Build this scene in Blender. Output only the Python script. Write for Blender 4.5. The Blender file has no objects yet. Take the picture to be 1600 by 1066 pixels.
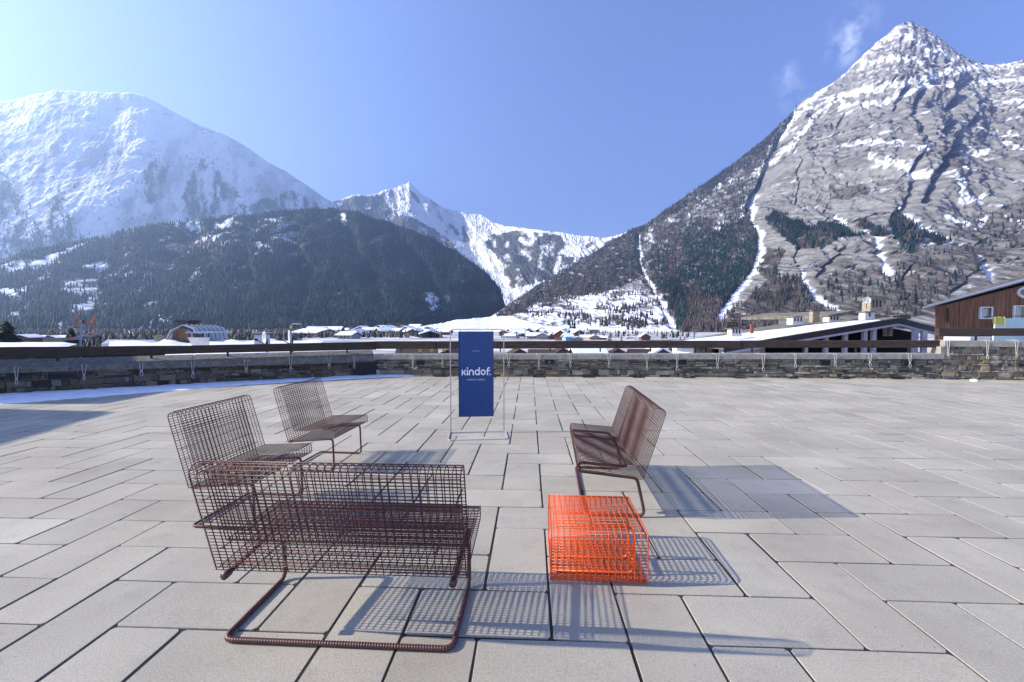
import bpy, math, random
import numpy as np
random.seed(7); RNG = np.random.default_rng(11)
H = 1.64                                   # eye height, metres
F = 650.0; PIT = math.atan(23/650)
SC = bpy.context.scene; COL = SC.collection
CP, SP = math.cos(PIT), math.sin(PIT)

# ------------------------------------------------------------------ survey helpers
def at(px, py, D):
    """world point seen at a photo pixel, D metres in front of the camera"""
    a = (np.asarray(px, float)-800)/F; b = (533-np.asarray(py, float))/F
    dy = CP+b*SP; dz = -SP+b*CP
    k = D/dy
    return a*k, D+0*k, H+dz*k
def P3(px, py, D):
    x, y, z = at(px, py, D); return (float(x), float(y), float(z))
def gr(px, py, z=0.0):
    a = (px-800)/F; b = (533-py)/F
    dy = CP+b*SP; dz = -SP+b*CP
    k = (z-H)/dz
    return (a*k, dy*k, z)

# ------------------------------------------------------------------ materials
def new_mat(name):
    m = bpy.data.materials.new(name); m.use_nodes = True
    nt = m.node_tree; b = nt.nodes['Principled BSDF']
    return m, nt, b
def N(nt, typ, **kw):
    n = nt.nodes.new(typ)
    for k, v in kw.items():
        if k.startswith('i_'): n.inputs[k[2:].replace('_', ' ')].default_value = v
        else: setattr(n, k, v)
    return n
def L(nt, a, b): nt.links.new(a, b)
def mat(name, col, rough=.6, metal=0.0, var=.25, scale=6.0, bump=.0, bscale=40.0, stretch=None, detail=6, spec=.5):
    """noise-varied principled material in object space"""
    m, nt, b = new_mat(name)
    tc = N(nt, 'ShaderNodeTexCoord'); mp = N(nt, 'ShaderNodeMapping')
    L(nt, tc.outputs['Object'], mp.inputs['Vector'])
    if stretch: mp.inputs['Scale'].default_value = stretch
    n = N(nt, 'ShaderNodeTexNoise', i_Scale=scale, i_Detail=detail, i_Roughness=.6)
    L(nt, mp.outputs[0], n.inputs['Vector'])
    r = N(nt, 'ShaderNodeValToRGB')
    c = np.array(col)
    r.color_ramp.elements[0].position = .3; r.color_ramp.elements[1].position = .7
    r.color_ramp.elements[0].color = (*np.clip(c*(1-var), 0, 1), 1)
    r.color_ramp.elements[1].color = (*np.clip(c*(1+var), 0, 1), 1)
    L(nt, n.outputs['Fac'], r.inputs['Fac']); L(nt, r.outputs[0], b.inputs['Base Color'])
    b.inputs['Roughness'].default_value = rough; b.inputs['Metallic'].default_value = metal
    b.inputs['Specular IOR Level'].default_value = spec
    if bump:
        n2 = N(nt, 'ShaderNodeTexNoise', i_Scale=bscale, i_Detail=8)
        L(nt, mp.outputs[0], n2.inputs['Vector'])
        bp = N(nt, 'ShaderNodeBump', i_Strength=bump, i_Distance=.01)
        L(nt, n2.outputs['Fac'], bp.inputs['Height']); L(nt, bp.outputs[0], b.inputs['Normal'])
    return m
def mat_attr(name, rough=.85, var=.2, scale=30., bump=.3, dist=.01, bscale=60., spec=.3, scale2=None, pits=False):
    """colour attribute x noise"""
    m, nt, b = new_mat(name)
    a = N(nt, 'ShaderNodeAttribute', attribute_name='Col')
    tc = N(nt, 'ShaderNodeTexCoord')
    n = N(nt, 'ShaderNodeTexNoise', i_Scale=scale, i_Detail=8, i_Roughness=.65); L(nt, tc.outputs['Object'], n.inputs['Vector'])
    mr = N(nt, 'ShaderNodeMapRange'); mr.inputs['From Min'].default_value = .25; mr.inputs['From Max'].default_value = .75
    mr.inputs['To Min'].default_value = 1-var; mr.inputs['To Max'].default_value = 1+var
    L(nt, n.outputs['Fac'], mr.inputs['Value'])
    vm = N(nt, 'ShaderNodeVectorMath', operation='SCALE'); L(nt, a.outputs['Color'], vm.inputs[0]); L(nt, mr.outputs[0], vm.inputs['Scale'])
    last = vm.outputs[0]
    if scale2:
        n3 = N(nt, 'ShaderNodeTexNoise', i_Scale=scale2, i_Detail=3); L(nt, tc.outputs['Object'], n3.inputs['Vector'])
        mr3 = N(nt, 'ShaderNodeMapRange'); mr3.inputs['From Min'].default_value = .3; mr3.inputs['From Max'].default_value = .7
        mr3.inputs['To Min'].default_value = .84; mr3.inputs['To Max'].default_value = 1.10
        L(nt, n3.outputs['Fac'], mr3.inputs['Value'])
        v3 = N(nt, 'ShaderNodeVectorMath', operation='SCALE'); L(nt, last, v3.inputs[0]); L(nt, mr3.outputs[0], v3.inputs['Scale']); last = v3.outputs[0]
    if pits:
        vo = N(nt, 'ShaderNodeTexVoronoi', i_Scale=9.0); L(nt, tc.outputs['Object'], vo.inputs['Vector'])
        mp_ = N(nt, 'ShaderNodeMapRange'); mp_.inputs['From Min'].default_value = .025; mp_.inputs['From Max'].default_value = .05; mp_.inputs['To Min'].default_value = .35; mp_.inputs['To Max'].default_value = 1
        L(nt, vo.outputs['Distance'], mp_.inputs['Value'])
        n4 = N(nt, 'ShaderNodeTexNoise', i_Scale=4.5, i_Detail=9, i_Roughness=.7); L(nt, tc.outputs['Object'], n4.inputs['Vector'])
        m4 = N(nt, 'ShaderNodeMapRange'); m4.inputs['From Min'].default_value = .52; m4.inputs['From Max'].default_value = .72; m4.inputs['To Min'].default_value = 1; m4.inputs['To Max'].default_value = .84
        L(nt, n4.outputs['Fac'], m4.inputs['Value']); m5 = N(nt, 'ShaderNodeMath', operation='MULTIPLY'); L(nt, mp_.outputs[0], m5.inputs[0]); L(nt, m4.outputs[0], m5.inputs[1])
        v4 = N(nt, 'ShaderNodeVectorMath', operation='SCALE'); L(nt, last, v4.inputs[0]); L(nt, m5.outputs[0], v4.inputs['Scale']); last = v4.outputs[0]
    L(nt, last, b.inputs['Base Color'])
    b.inputs['Roughness'].default_value = rough; b.inputs['Specular IOR Level'].default_value = spec
    if bump:
        n2 = N(nt, 'ShaderNodeTexNoise', i_Scale=bscale, i_Detail=8, i_Roughness=.7); L(nt, tc.outputs['Object'], n2.inputs['Vector'])
        bp = N(nt, 'ShaderNodeBump', i_Strength=bump, i_Distance=dist)
        L(nt, n2.outputs['Fac'], bp.inputs['Height']); L(nt, bp.outputs[0], b.inputs['Normal'])
    return m

M = {}
M['maroon'] = mat('maroon_paint', (.078, .024, .020), rough=.42, var=.3, scale=9)
M['maroon_rod'] = mat('maroon_rod', (.080, .026, .022), rough=.4, var=.3, scale=12)
M['orange'] = mat('orange_paint', (.66, .092, .012), rough=.4, var=.06, scale=9)
M['white_steel'] = mat('white_steel', (.36, .37, .37), rough=.35, var=.08)
M['banner'] = mat('banner_blue', (.001, .048, .19), rough=.3, var=.12, scale=3)
M['lettering'] = mat('white_lettering', (.85, .86, .88), rough=.5, var=.02)
M['paving'] = mat_attr('paving_slabs', rough=.88, var=.26, scale=95, bump=.7, dist=.004, bscale=150, scale2=1.1, pits=True)
M['joint'] = mat('dark_joint_grit', (.03, .027, .023), rough=.95, var=.6, scale=120, bump=.6, bscale=200)
M['stone'] = mat_attr('wall_stones', rough=.9, var=.45, scale=22, bump=.9, dist=.03, bscale=26)
M['mortar'] = mat('wall_mortar', (.075, .07, .06), rough=.95, var=.5, scale=30, bump=.5)
M['coping'] = mat('coping_stone', (.30, .285, .245), rough=.85, var=.28, scale=7, bump=.6, bscale=50)
M['coping_shaded_mossy'] = mat('shaded_mossy_coping', (.135, .135, .115), rough=.9, var=.45, scale=9, bump=.8, bscale=40)  # mossy coping stone, darkened so the left wall's shade is in its colour
M['beam'] = mat('weathered_beam', (.045, .031, .022), rough=.85, var=.6, scale=3, bump=.6, bscale=12, stretch=(1, 1, 10))
M['steel_dark'] = mat('dark_steel', (.035, .035, .038), rough=.5, var=.3)
M['black'] = mat('black_panel', (.008, .008, .009), rough=.7, var=.3)
M['cable'] = mat('pale_cable', (.42, .42, .41), rough=.6, var=.2)
M['yellow'] = mat('yellow_plastic', (.55, .38, .03), rough=.5, var=.2)
M['snow'] = mat('packed_snow', (.76, .79, .85), rough=.7, var=.12, scale=5, bump=1.0, bscale=14)
M['snow_far'] = mat('far_snow', (.82, .84, .88), rough=.7, var=.07, scale=.05)
M['ground_mix'] = mat('snow_and_scrub', (.45, .44, .44), rough=.85, var=.8, scale=.035, detail=10)
M['wood_red'] = mat('red_brown_boards', (.19, .080, .042), rough=.75, var=.5, scale=2.2, stretch=(5, 5, .35), bump=.3, bscale=8)
M['wood_dark'] = mat('dark_boards', (.05, .028, .02), rough=.8, var=.4, scale=3)
M['wood_tan'] = mat('tan_boards', (.20, .12, .06), rough=.7, var=.35, scale=3, stretch=(6, 6, .5))
M['white_paint'] = mat('white_render', (.72, .73, .75), rough=.7, var=.06, scale=3)
M['soffit'] = mat('white_eave', (.55, .57, .62), rough=.6, var=.05)
M['slate'] = mat('stone_slates', (.15, .135, .105), rough=.9, var=.5, scale=2.2, bump=.8, bscale=6)
M['zinc'] = mat('zinc_sheet', (.33, .37, .43), rough=.45, var=.12, scale=1.2)
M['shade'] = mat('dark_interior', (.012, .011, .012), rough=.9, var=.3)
M['glass'] = mat('window_glass', (.03, .035, .04), rough=.12, var=.2)
M['curtain'] = mat('pale_curtain', (.5, .52, .48), rough=.8, var=.15, stretch=(12, 12, 1))
M['pale_panel'] = mat('pale_green_panel', (.50, .66, .62), rough=.4, var=.05)
M['cloth_yellow'] = mat('yellow_cloth', (.62, .56, .13), rough=.8, var=.1)
M['chim_stone'] = mat('chimney_stone', (.30, .26, .19), rough=.9, var=.35, scale=5, bump=.5)
M['dish'] = mat('dish_paint', (.5, .52, .54), rough=.5, var=.08)
M['ant_orange'] = mat('orange_plastic', (.75, .13, .03), rough=.5, var=.1)
def mat_terrain(name, s1, d1, s2, d2, var):
    m = mat_attr(name, rough=.95, var=var, scale=.05, bump=0, spec=.1); nt = m.node_tree; b = nt.nodes['Principled BSDF']
    tc = nt.nodes['Texture Coordinate']; mp = N(nt, 'ShaderNodeMapping'); mp.inputs['Rotation'].default_value = (0, math.radians(32), 0); mp.inputs['Scale'].default_value = (1.5, .5, .62)
    L(nt, tc.outputs['Object'], mp.inputs['Vector'])
    w = N(nt, 'ShaderNodeTexNoise', i_Scale=s1*.5, i_Detail=3); L(nt, mp.outputs[0], w.inputs['Vector'])
    wm = N(nt, 'ShaderNodeVectorMath', operation='MULTIPLY_ADD'); wm.inputs[1].default_value = (30, 30, 30); L(nt, w.outputs['Color'], wm.inputs[0]); L(nt, mp.outputs[0], wm.inputs[2])
    r = N(nt, 'ShaderNodeTexNoise', noise_type='RIDGED_MULTIFRACTAL', i_Scale=s1, i_Detail=7, i_Roughness=.55); L(nt, wm.outputs[0], r.inputs['Vector'])
    bp = N(nt, 'ShaderNodeBump', i_Strength=1.0, i_Distance=d1); L(nt, r.outputs['Fac'], bp.inputs['Height'])
    v = N(nt, 'ShaderNodeTexVoronoi', feature='F1', i_Scale=s2); L(nt, wm.outputs[0], v.inputs['Vector'])
    bp2 = N(nt, 'ShaderNodeBump', i_Strength=1.0, i_Distance=d2); L(nt, v.outputs['Distance'], bp2.inputs['Height']); L(nt, bp.outputs[0], bp2.inputs['Normal'])
    a = [n for n in nt.nodes if n.type == 'ATTRIBUTE'][0]; L(nt, a.outputs['Alpha'], bp.inputs['Strength']); L(nt, a.outputs['Alpha'], bp2.inputs['Strength'])
    L(nt, bp2.outputs[0], b.inputs['Normal']); return m
M['terrain'] = mat_terrain('craggy_slope', .018, 9., .035, 9., .22)
M['terrain_soft'] = mat_terrain('smooth_slope', .02, 6., .04, 4., .10)
M['leaf'] = mat_attr('tree_foliage', rough=.8, var=.3, scale=.4, bump=0, spec=.2)
M['leaf_near'] = mat('conifer_needles', (.018, .034, .020), rough=.8, var=.5, scale=3)
M['bark'] = mat('bark', (.06, .045, .035), rough=.9, var=.3)
M['twigs'] = mat('bare_twigs', (.16, .12, .10), rough=.9, var=.3)
M['red_pipe'] = mat('red_clay', (.22, .07, .05), rough=.8, var=.2)
for k, c in dict(h_white=(.62, .60, .57), h_brown=(.11, .055, .038), h_ochre=(.42, .34, .22), h_red=(.15, .05, .045), h_blue=(.22, .36, .62), h_grey=(.26, .26, .27)).items():
    M[k] = mat(k, c, rough=.8, var=.12)

# ------------------------------------------------------------------ mesh builder
class MB:
    def __init__(s): s.v = []; s.f = []; s.mi = []; s.c = []
    def add(s, vs, fs, mi=0, col=None):
        o = len(s.v); s.v += [tuple(map(float, v)) for v in vs]
        s.f += [tuple(i+o for i in f) for f in fs]; s.mi += [mi]*len(fs)
        s.c += [col or (1, 1, 1)]*len(vs)
    def quadbox(s, b4, t4, mi=0, col=None):
        s.add(list(b4)+list(t4), [(3, 2, 1, 0), (4, 5, 6, 7), (0, 1, 5, 4), (1, 2, 6, 5), (2, 3, 7, 6), (3, 0, 4, 7)], mi, col)
    def box(s, x0, x1, y0, y1, z0, z1, mi=0, col=None):
        s.quadbox([(x0, y0, z0), (x1, y0, z0), (x1, y1, z0), (x0, y1, z0)], [(x0, y0, z1), (x1, y0, z1), (x1, y1, z1), (x0, y1, z1)], mi, col)
    def tube(s, pts, r, n=6, rr=None, cap=True, mi=0, closed=False):
        pts = np.array(pts, float); m = len(pts)
        if closed:
            T = np.roll(pts, -1, 0)-np.roll(pts, 1, 0)
        else:
            T = np.gradient(pts, axis=0)
        T /= np.linalg.norm(T, axis=1)[:, None]+1e-12
        ref = np.array([0, 0, 1.]) if abs(T[0][2]) < .9 else np.array([1., 0, 0])
        U = np.cross(T[0], ref); U /= np.linalg.norm(U)
        vs = []
        an = np.arange(n)*2*np.pi/n
        for i in range(m):
            U = U-T[i]*np.dot(U, T[i]); U /= np.linalg.norm(U)+1e-12
            V = np.cross(T[i], U)
            ri = r if rr is None else rr[i]
            for a in an: vs.append(pts[i]+ri*(math.cos(a)*U+math.sin(a)*V))
        fs = []
        for i in range(m if closed else m-1):
            i2 = (i+1) % m
            for j in range(n):
                k = (j+1) % n
                fs.append((i*n+j, i*n+k, i2*n+k, i2*n+j))
        if cap and not closed:
            fs.append(tuple(range(n-1, -1, -1))); fs.append(tuple((m-1)*n+j for j in range(n)))
        s.add(vs, fs, mi)
    def build(s, name, mats, parent=None, smooth=False, col=False):
        me = bpy.data.meshes.new(name); me.from_pydata(s.v, [], s.f)
        for m in (mats if isinstance(mats, (list, tuple)) else [mats]): me.materials.append(m)
        if any(s.mi): me.polygons.foreach_set('material_index', s.mi)
        if smooth: me.polygons.foreach_set('use_smooth', [True]*len(s.f))
        if col:
            a = me.color_attributes.new('Col', 'FLOAT_COLOR', 'POINT')
            a.data.foreach_set('color', np.c_[np.array(s.c, float), np.ones(len(s.c))].ravel())
        me.update()
        o = bpy.data.objects.new(name, me); COL.objects.link(o)
        if parent: o.parent = parent
        return o
def tag(o, label=None, cat=None, group=None, kind=None):
    if label: o['label'] = label
    if cat: o['category'] = cat
    if group: o['group'] = group
    if kind: o['kind'] = kind
    return o
def empty(name, loc=(0, 0, 0), rz=0.0, label=None, cat=None, group=None):
    o = bpy.data.objects.new(name, None); COL.objects.link(o)
    o.location = loc; o.rotation_euler = (0, 0, rz); o.empty_display_size = .2
    return tag(o, label, cat, group)
def copy_tree(o, parent=None):
    c = o.copy(); COL.objects.link(c); c.parent = parent
    for ch in [q for q in bpy.data.objects if q.parent == o]: copy_tree(ch, c)
    return c
def fillet(pts, r, n=6, closed=False):
    """round the corners of a 3D polyline"""
    pts = [np.array(p, float) for p in pts]; out = []
    m = len(pts)
    for i in range(m):
        if not closed and i in (0, m-1): out.append(pts[i]); continue
        p, a, b = pts[i], pts[i-1], pts[(i+1) % m]
        ua = (a-p); la = np.linalg.norm(ua); ua /= la
        ub = (b-p); lb = np.linalg.norm(ub); ub /= lb
        rr = r[i] if isinstance(r, (list, tuple)) else r
        cosang = np.clip(np.dot(ua, ub), -1, 1); ang = math.acos(cosang)
        d = min(rr/max(math.tan(ang/2), 1e-3), la*.48, lb*.48)
        s, e = p+ua*d, p+ub*d
        for k in range(n+1):
            t = k/n
            out.append((1-t)**2*s+2*t*(1-t)*p+t*t*e)
    return out
def resample(pts, step, closed=False):
    pts = np.array(pts+([pts[0]] if closed else [])); seg = np.linalg.norm(np.diff(pts, axis=0), axis=1)
    s = np.r_[0, np.cumsum(seg)]; n = max(2, int(round(s[-1]/step)))
    t = np.linspace(0, s[-1], n+1)
    return np.stack([np.interp(t, s, pts[:, k]) for k in range(3)], 1), t
def ribbed(mb, pts, r, pitch=.0145, amp=.0017, n=8):
    q, t = resample(pts, pitch/4)
    mb.tube(q, r, n, rr=r+amp*np.cos(2*np.pi*t/pitch))

# ------------------------------------------------------------------ numeric noise
def hash3(i, j, k, seed):
    h = (i.astype(np.int64)*374761393+j.astype(np.int64)*668265263+k.astype(np.int64)*2147483647+seed*144665) & 0xffffffff
    h = ((h ^ (h >> 13))*1274126177) & 0xffffffff
    h = ((h ^ (h >> 15))*2246822519) & 0xffffffff
    return ((h ^ (h >> 16)) & 0xffffff)/float(0xffffff)*2-1
def vnoise(x, y, z, seed=0):
    xi, yi, zi = np.floor(x), np.floor(y), np.floor(z)
    fx, fy, fz = x-xi, y-yi, z-zi
    fx = fx*fx*fx*(fx*(fx*6-15)+10); fy = fy*fy*fy*(fy*(fy*6-15)+10); fz = fz*fz*fz*(fz*(fz*6-15)+10)
    r = 0
    for a in (0, 1):
        for b in (0, 1):
            for c in (0, 1):
                w = (fx if a else 1-fx)*(fy if b else 1-fy)*(fz if c else 1-fz)
                r = r+w*hash3(xi+a, yi+b, zi+c, seed)
    return r
def fbm(x, y, z, scale, octv=5, seed=0, gain=.5, ridged=False):
    r = 0; a = 1.0; f = 1.0/scale; tot = 0
    for o in range(octv):
        n = vnoise(x*f+o*17.3, y*f-o*9.1, z*f+o*5.7, seed+o)
        if ridged: n = 1-2*np.abs(n)
        r = r+a*n; tot += a; a *= gain; f *= 2.07
    return r/tot
def sstep(a, b, x):
    t = np.clip((x-a)/(b-a), 0, 1); return t*t*(3-2*t)
def in_poly(px, py, poly):
    px = np.asarray(px, float); py = np.asarray(py, float); c = np.zeros(np.broadcast(px, py).shape, bool)
    n = len(poly)
    for i in range(n):
        x1, y1 = poly[i]; x2, y2 = poly[(i+1) % n]
        if y1 == y2: continue
        k = ((y1 > py) != (y2 > py)) & (px < (x2-x1)*(py-y1)/(y2-y1)+x1)
        c ^= k
    return c
def line_dist(px, py, pts):
    d = np.full(np.broadcast(px, py).shape, 1e9)
    for (x1, y1), (x2, y2) in zip(pts[:-1], pts[1:]):
        vx, vy = x2-x1, y2-y1; t = np.clip(((px-x1)*vx+(py-y1)*vy)/(vx*vx+vy*vy), 0, 1)
        d = np.minimum(d, np.hypot(px-x1-t*vx, py-y1-t*vy))
    return d

SUN_E = 5.0; SKY_E = 0.105; SKY_AIR = 1.0; SKY_DUST = .5; EXPO = 1.47
SKY_TINT = (1.12, .935, 1.10)
HAZE = 1.5e-4; HAZE_COL = (.40, .60, 1, 1); HAZE_G = .58
# ------------------------------------------------------------------ camera, sun, sky, haze
cam = bpy.data.objects.new('camera', bpy.data.cameras.new('camera')); COL.objects.link(cam)
cam.data.sensor_width = 36; cam.data.lens = F/1600*36
cam.location = (0, 0, H); cam.rotation_euler = (math.pi/2-PIT, 0, 0)
cam.data.clip_start = .05; cam.data.clip_end = 60000
SC.camera = cam
SC.render.resolution_x = 1024; SC.render.resolution_y = 682
SUN = np.array([-1.055, -.055, .578]); SUN /= np.linalg.norm(SUN)
from mathutils import Vector
sl = bpy.data.lights.new('sun', 'SUN'); sl.energy = SUN_E; sl.angle = math.radians(.53); sl.color = (1, .91, .755)
so = bpy.data.objects.new('sun', sl); COL.objects.link(so)
so.rotation_euler = Vector(SUN).to_track_quat('Z', 'Y').to_euler(); so.location = tuple(SUN*50)
W = bpy.data.worlds.new('World'); SC.world = W; W.use_nodes = True
wn = W.node_tree; sky = wn.nodes.new('ShaderNodeTexSky'); sky.sky_type = 'NISHITA'; sky.sun_disc = False
sky.sun_elevation = math.asin(SUN[2]); sky.sun_rotation = math.atan2(SUN[0], SUN[1])
sky.altitude = 1200; sky.air_density = SKY_AIR; sky.dust_density = SKY_DUST; sky.ozone_density = 3.5
tint = wn.nodes.new('ShaderNodeVectorMath'); tint.operation = 'MULTIPLY'; tint.inputs[1].default_value = SKY_TINT
wn.links.new(sky.outputs[0], tint.inputs[0])
# thin wisps of cloud beside the right-hand peak
tcw = wn.nodes.new('ShaderNodeTexCoord'); cn = wn.nodes.new('ShaderNodeTexNoise'); cn.inputs['Scale'].default_value = 30; cn.inputs['Detail'].default_value = 7; cn.inputs['Roughness'].default_value = .62
wn.links.new(tcw.outputs['Generated'], cn.inputs['Vector'])
tot = None
for px_, py_, rad, amp_ in ((1320, 78, .034, .75), (1228, 118, .03, .3), (1240, 150, .035, .4), (1335, 40, .045, .4)):
    dv = Vector([float(q) for q in at(px_, py_, 1000.)])-Vector((0, 0, H)); dv.normalize()
    dn = wn.nodes.new('ShaderNodeVectorMath'); dn.operation = 'DISTANCE'; dn.inputs[1].default_value = dv; wn.links.new(tcw.outputs['Generated'], dn.inputs[0])
    mr_ = wn.nodes.new('ShaderNodeMapRange'); mr_.interpolation_type = 'SMOOTHSTEP'; mr_.inputs['From Min'].default_value = rad; mr_.inputs['From Max'].default_value = 0; mr_.inputs['To Max'].default_value = amp_
    wn.links.new(dn.outputs['Value'], mr_.inputs['Value'])
    if tot is None: tot = mr_.outputs[0]
    else:
        ad = wn.nodes.new('ShaderNodeMath'); ad.operation = 'ADD'; wn.links.new(tot, ad.inputs[0]); wn.links.new(mr_.outputs[0], ad.inputs[1]); tot = ad.outputs[0]
cr = wn.nodes.new('ShaderNodeMapRange'); cr.inputs['From Min'].default_value = .42; cr.inputs['From Max'].default_value = .75; wn.links.new(cn.outputs['Fac'], cr.inputs['Value'])
ml = wn.nodes.new('ShaderNodeMath'); ml.operation = 'MULTIPLY'; wn.links.new(tot, ml.inputs[0]); wn.links.new(cr.outputs[0], ml.inputs[1])
mx = wn.nodes.new('ShaderNodeMix'); mx.data_type = 'RGBA'; mx.inputs[7].default_value = (7, 7.6, 8.6, 1)
wn.links.new(ml.outputs[0], mx.inputs[0]); wn.links.new(tint.outputs[0], mx.inputs[6]); wn.links.new(mx.outputs[2], wn.nodes['Background'].inputs[0]); wn.nodes['Background'].inputs[1].default_value = SKY_E
SC.view_settings.view_transform = 'Standard'; SC.view_settings.look = 'None'
SC.view_settings.exposure = EXPO; SC.view_settings.gamma = 1
SC.cycles.max_bounces = 6; SC.cycles.volume_bounces = 0; SC.cycles.use_denoising = True
SC.cycles.transparent_max_bounces = 8

if HAZE > 0:
    mb = MB(); mb.box(-6500, 6500, -300, 7000, -34, 2300)
    hm = bpy.data.materials.new('haze_air'); hm.use_nodes = True; hn = hm.node_tree
    hn.nodes.remove(hn.nodes['Principled BSDF'])
    pv = hn.nodes.new('ShaderNodeVolumePrincipled'); pv.inputs['Density'].default_value = HAZE
    pv.inputs['Color'].default_value = HAZE_COL; pv.inputs['Anisotropy'].default_value = HAZE_G
    hn.links.new(pv.outputs[0], hn.nodes['Material Output'].inputs['Volume'])
    tag(mb.build('haze', hm), kind='stuff')

# ------------------------------------------------------------------ terrain
def interp(pts, x):
    p = np.array(pts, float); return np.interp(x, p[:, 0], p[:, 1])
class Layer:
    matname = 'terrain'
    def __init__(s, ridge, base, Dr, Db, q=1.0): s.ridge, s.base, s.Dr, s.Db, s.q = ridge, base, Dr, Db, q
    def t(s, px, py):
        r, b = interp(s.ridge, px), interp(s.base, px); return (b-py)/np.maximum(b-r, 1)
    def pos(s, px, py, t=None):
        if t is None: t = s.t(px, py)
        tt = np.clip(t, 0, 1)**s.q
        D = interp(s.Db, px)+(interp(s.Dr, px)-interp(s.Db, px))*tt
        return at(px, py, D)
    def build(s, name, step, nt, disp, color, jag=1.5, kind='structure', extra=None, fade=(.93, 1.0, .25)):
        x0, x1 = s.ridge[0][0], s.ridge[-1][0]
        xs = np.arange(x0, x1+step, step, dtype=float); ts = np.linspace(-.03, 1, nt)
        PX, T = np.meshgrid(xs, ts)
        R = interp(s.ridge, PX)+jag*fbm(PX, PX*0, PX*0, 14, 4, 5, .6)*np.sign(1); B = interp(s.base, PX)
        PY = B+(R-B)*T
        X, Y, Z = s.pos(PX, PY, T)
        fd = 1-(1-fade[2])*sstep(fade[0], fade[1], T)
        dx, dy, dz = disp(PX, PY, T, X, Y, Z)
        X = X+dx*fd; Y = Y+dy*fd; Z = Z+dz*fd
        # far side of the ridge drops away
        for k in (1, 2, 3):
            X = np.vstack([X, X[nt-1]*(1+.03*k)]); Y = np.vstack([Y, Y[nt-1]*(1+.03*k)]); Z = np.vstack([Z, Z[nt-1]-Y[nt-1]*.035*k])
        PXe = np.vstack([PX]+[PX[-1:]]*3); PYe = np.vstack([PY]+[PY[-1:]+3*k for k in (1, 2, 3)])
        Te = np.vstack([T]+[T[-1:]]*3)
        P = np.stack([X, Y, Z], 2)
        gx = np.gradient(P, axis=1); gy = np.gradient(P, axis=0)
        nrm = np.cross(gx, gy); nrm /= np.linalg.norm(nrm, axis=2)[..., None]+1e-9
        s.P, s.PX, s.PY, s.xs, s.nt, s.nrm = P, PX, PY, xs, nt, nrm
        c = color(PXe, PYe, Te, X, Y, Z, nrm)
        rows, cols = X.shape
        idx = np.arange(rows*cols).reshape(rows, cols)
        f = np.stack([idx[:-1, :-1], idx[:-1, 1:], idx[1:, 1:], idx[1:, :-1]], 2).reshape(-1, 4)
        me = bpy.data.meshes.new(name)
        me.vertices.add(rows*cols); me.vertices.foreach_set('co', P.reshape(-1))
        me.loops.add(f.size); me.loops.foreach_set('vertex_index', f.reshape(-1).astype(np.int32))
        me.polygons.add(len(f)); me.polygons.foreach_set('loop_start', np.arange(0, f.size, 4, dtype=np.int32))
        me.polygons.foreach_set('use_smooth', np.ones(len(f), bool))
        a = me.color_attributes.new('Col', 'FLOAT_COLOR', 'POINT')
        al = 1-.93*(polymask(PXe, PYe, R_open, 3, 30, 7) if name == 'mountain' else 0*PXe)
        a.data.foreach_set('color', np.concatenate([c, al[..., None]], 2).reshape(-1))
        me.materials.append(M[s.matname]); me.update(); me.validate()
        o = bpy.data.objects.new(name, me); COL.objects.link(o); o['kind'] = kind
        return o
    def surf(s, px, py):
        """point on the displaced surface for photo pixel columns"""
        ci = np.clip(np.searchsorted(s.xs, px), 0, len(s.xs)-1)
        colPY = s.PY[:, ci]; ri = np.argmin(np.abs(colPY-py[None, :]), axis=0)
        return s.P[ri, ci], s.nrm[ri, ci]
def mixc(a, b, w): return a*(1-w[..., None])+np.array(b)*w[..., None]
def const(c, like): return np.ones(like.shape+(3,))*np.array(c)

# --- forests as one mass of many small conifers (nobody could count them)
def forest(name, pts, hgt, cols, rad=.17, sides=5):
    n = len(pts)
    if n == 0: return
    an = np.arange(sides)*2*np.pi/sides
    V = []; 
    a0 = RNG.uniform(0, 6.28, n)
    lean = RNG.normal(0, .02, (n, 2))
    def ring(zf, rf):
        j = RNG.uniform(.65, 1.35, (n, sides))
        ang = an[None, :]+a0[:, None]
        r = hgt[:, None]*rad*rf*j
        return np.stack([pts[:, None, 0]+r*np.cos(ang), pts[:, None, 1]+r*np.sin(ang), pts[:, None, 2]+hgt[:, None]*(zf+RNG.uniform(-.04, .04, (n, sides)))], 2)
    def apex(zf):
        return (pts+np.c_[lean*hgt[:, None], hgt*zf])[:, None, :]
    V = np.concatenate([apex(.62), ring(.02, 1.0), apex(1.0), ring(.38, .62)], 1)
    per = 2*(sides+1)
    fs = []
    for o in (0, sides+1):
        for k in range(sides): fs.append((o, o+1+k, o+1+(k+1) % sides))
    fs = np.array(fs)
    Fc = (fs[None]+np.arange(n)[:, None, None]*per).reshape(-1, 3)
    me = bpy.data.meshes.new(name)
    me.vertices.add(n*per); me.vertices.foreach_set('co', V.reshape(-1))
    me.loops.add(Fc.size); me.loops.foreach_set('vertex_index', Fc.reshape(-1).astype(np.int32))
    me.polygons.add(len(Fc)); me.polygons.foreach_set('loop_start', np.arange(0, Fc.size, 3, dtype=np.int32))
    a = me.color_attributes.new('Col', 'FLOAT_COLOR', 'POINT')
    cc = np.repeat(cols[:, None, :], per, 1)*RNG.uniform(.85, 1.15, (n, per, 1))
    a.data.foreach_set('color', np.concatenate([cc, np.ones((n, per, 1))], 2).reshape(-1))
    me.materials.append(M['leaf']); me.update(); me.validate()
    o = bpy.data.objects.new(name, me); COL.objects.link(o); o['kind'] = 'stuff'
    return o
DARK = np.array([.006, .021, .019]); LARCH = np.array([.060, .050, .044]); BARE = np.array([.13, .105, .095])
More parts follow.
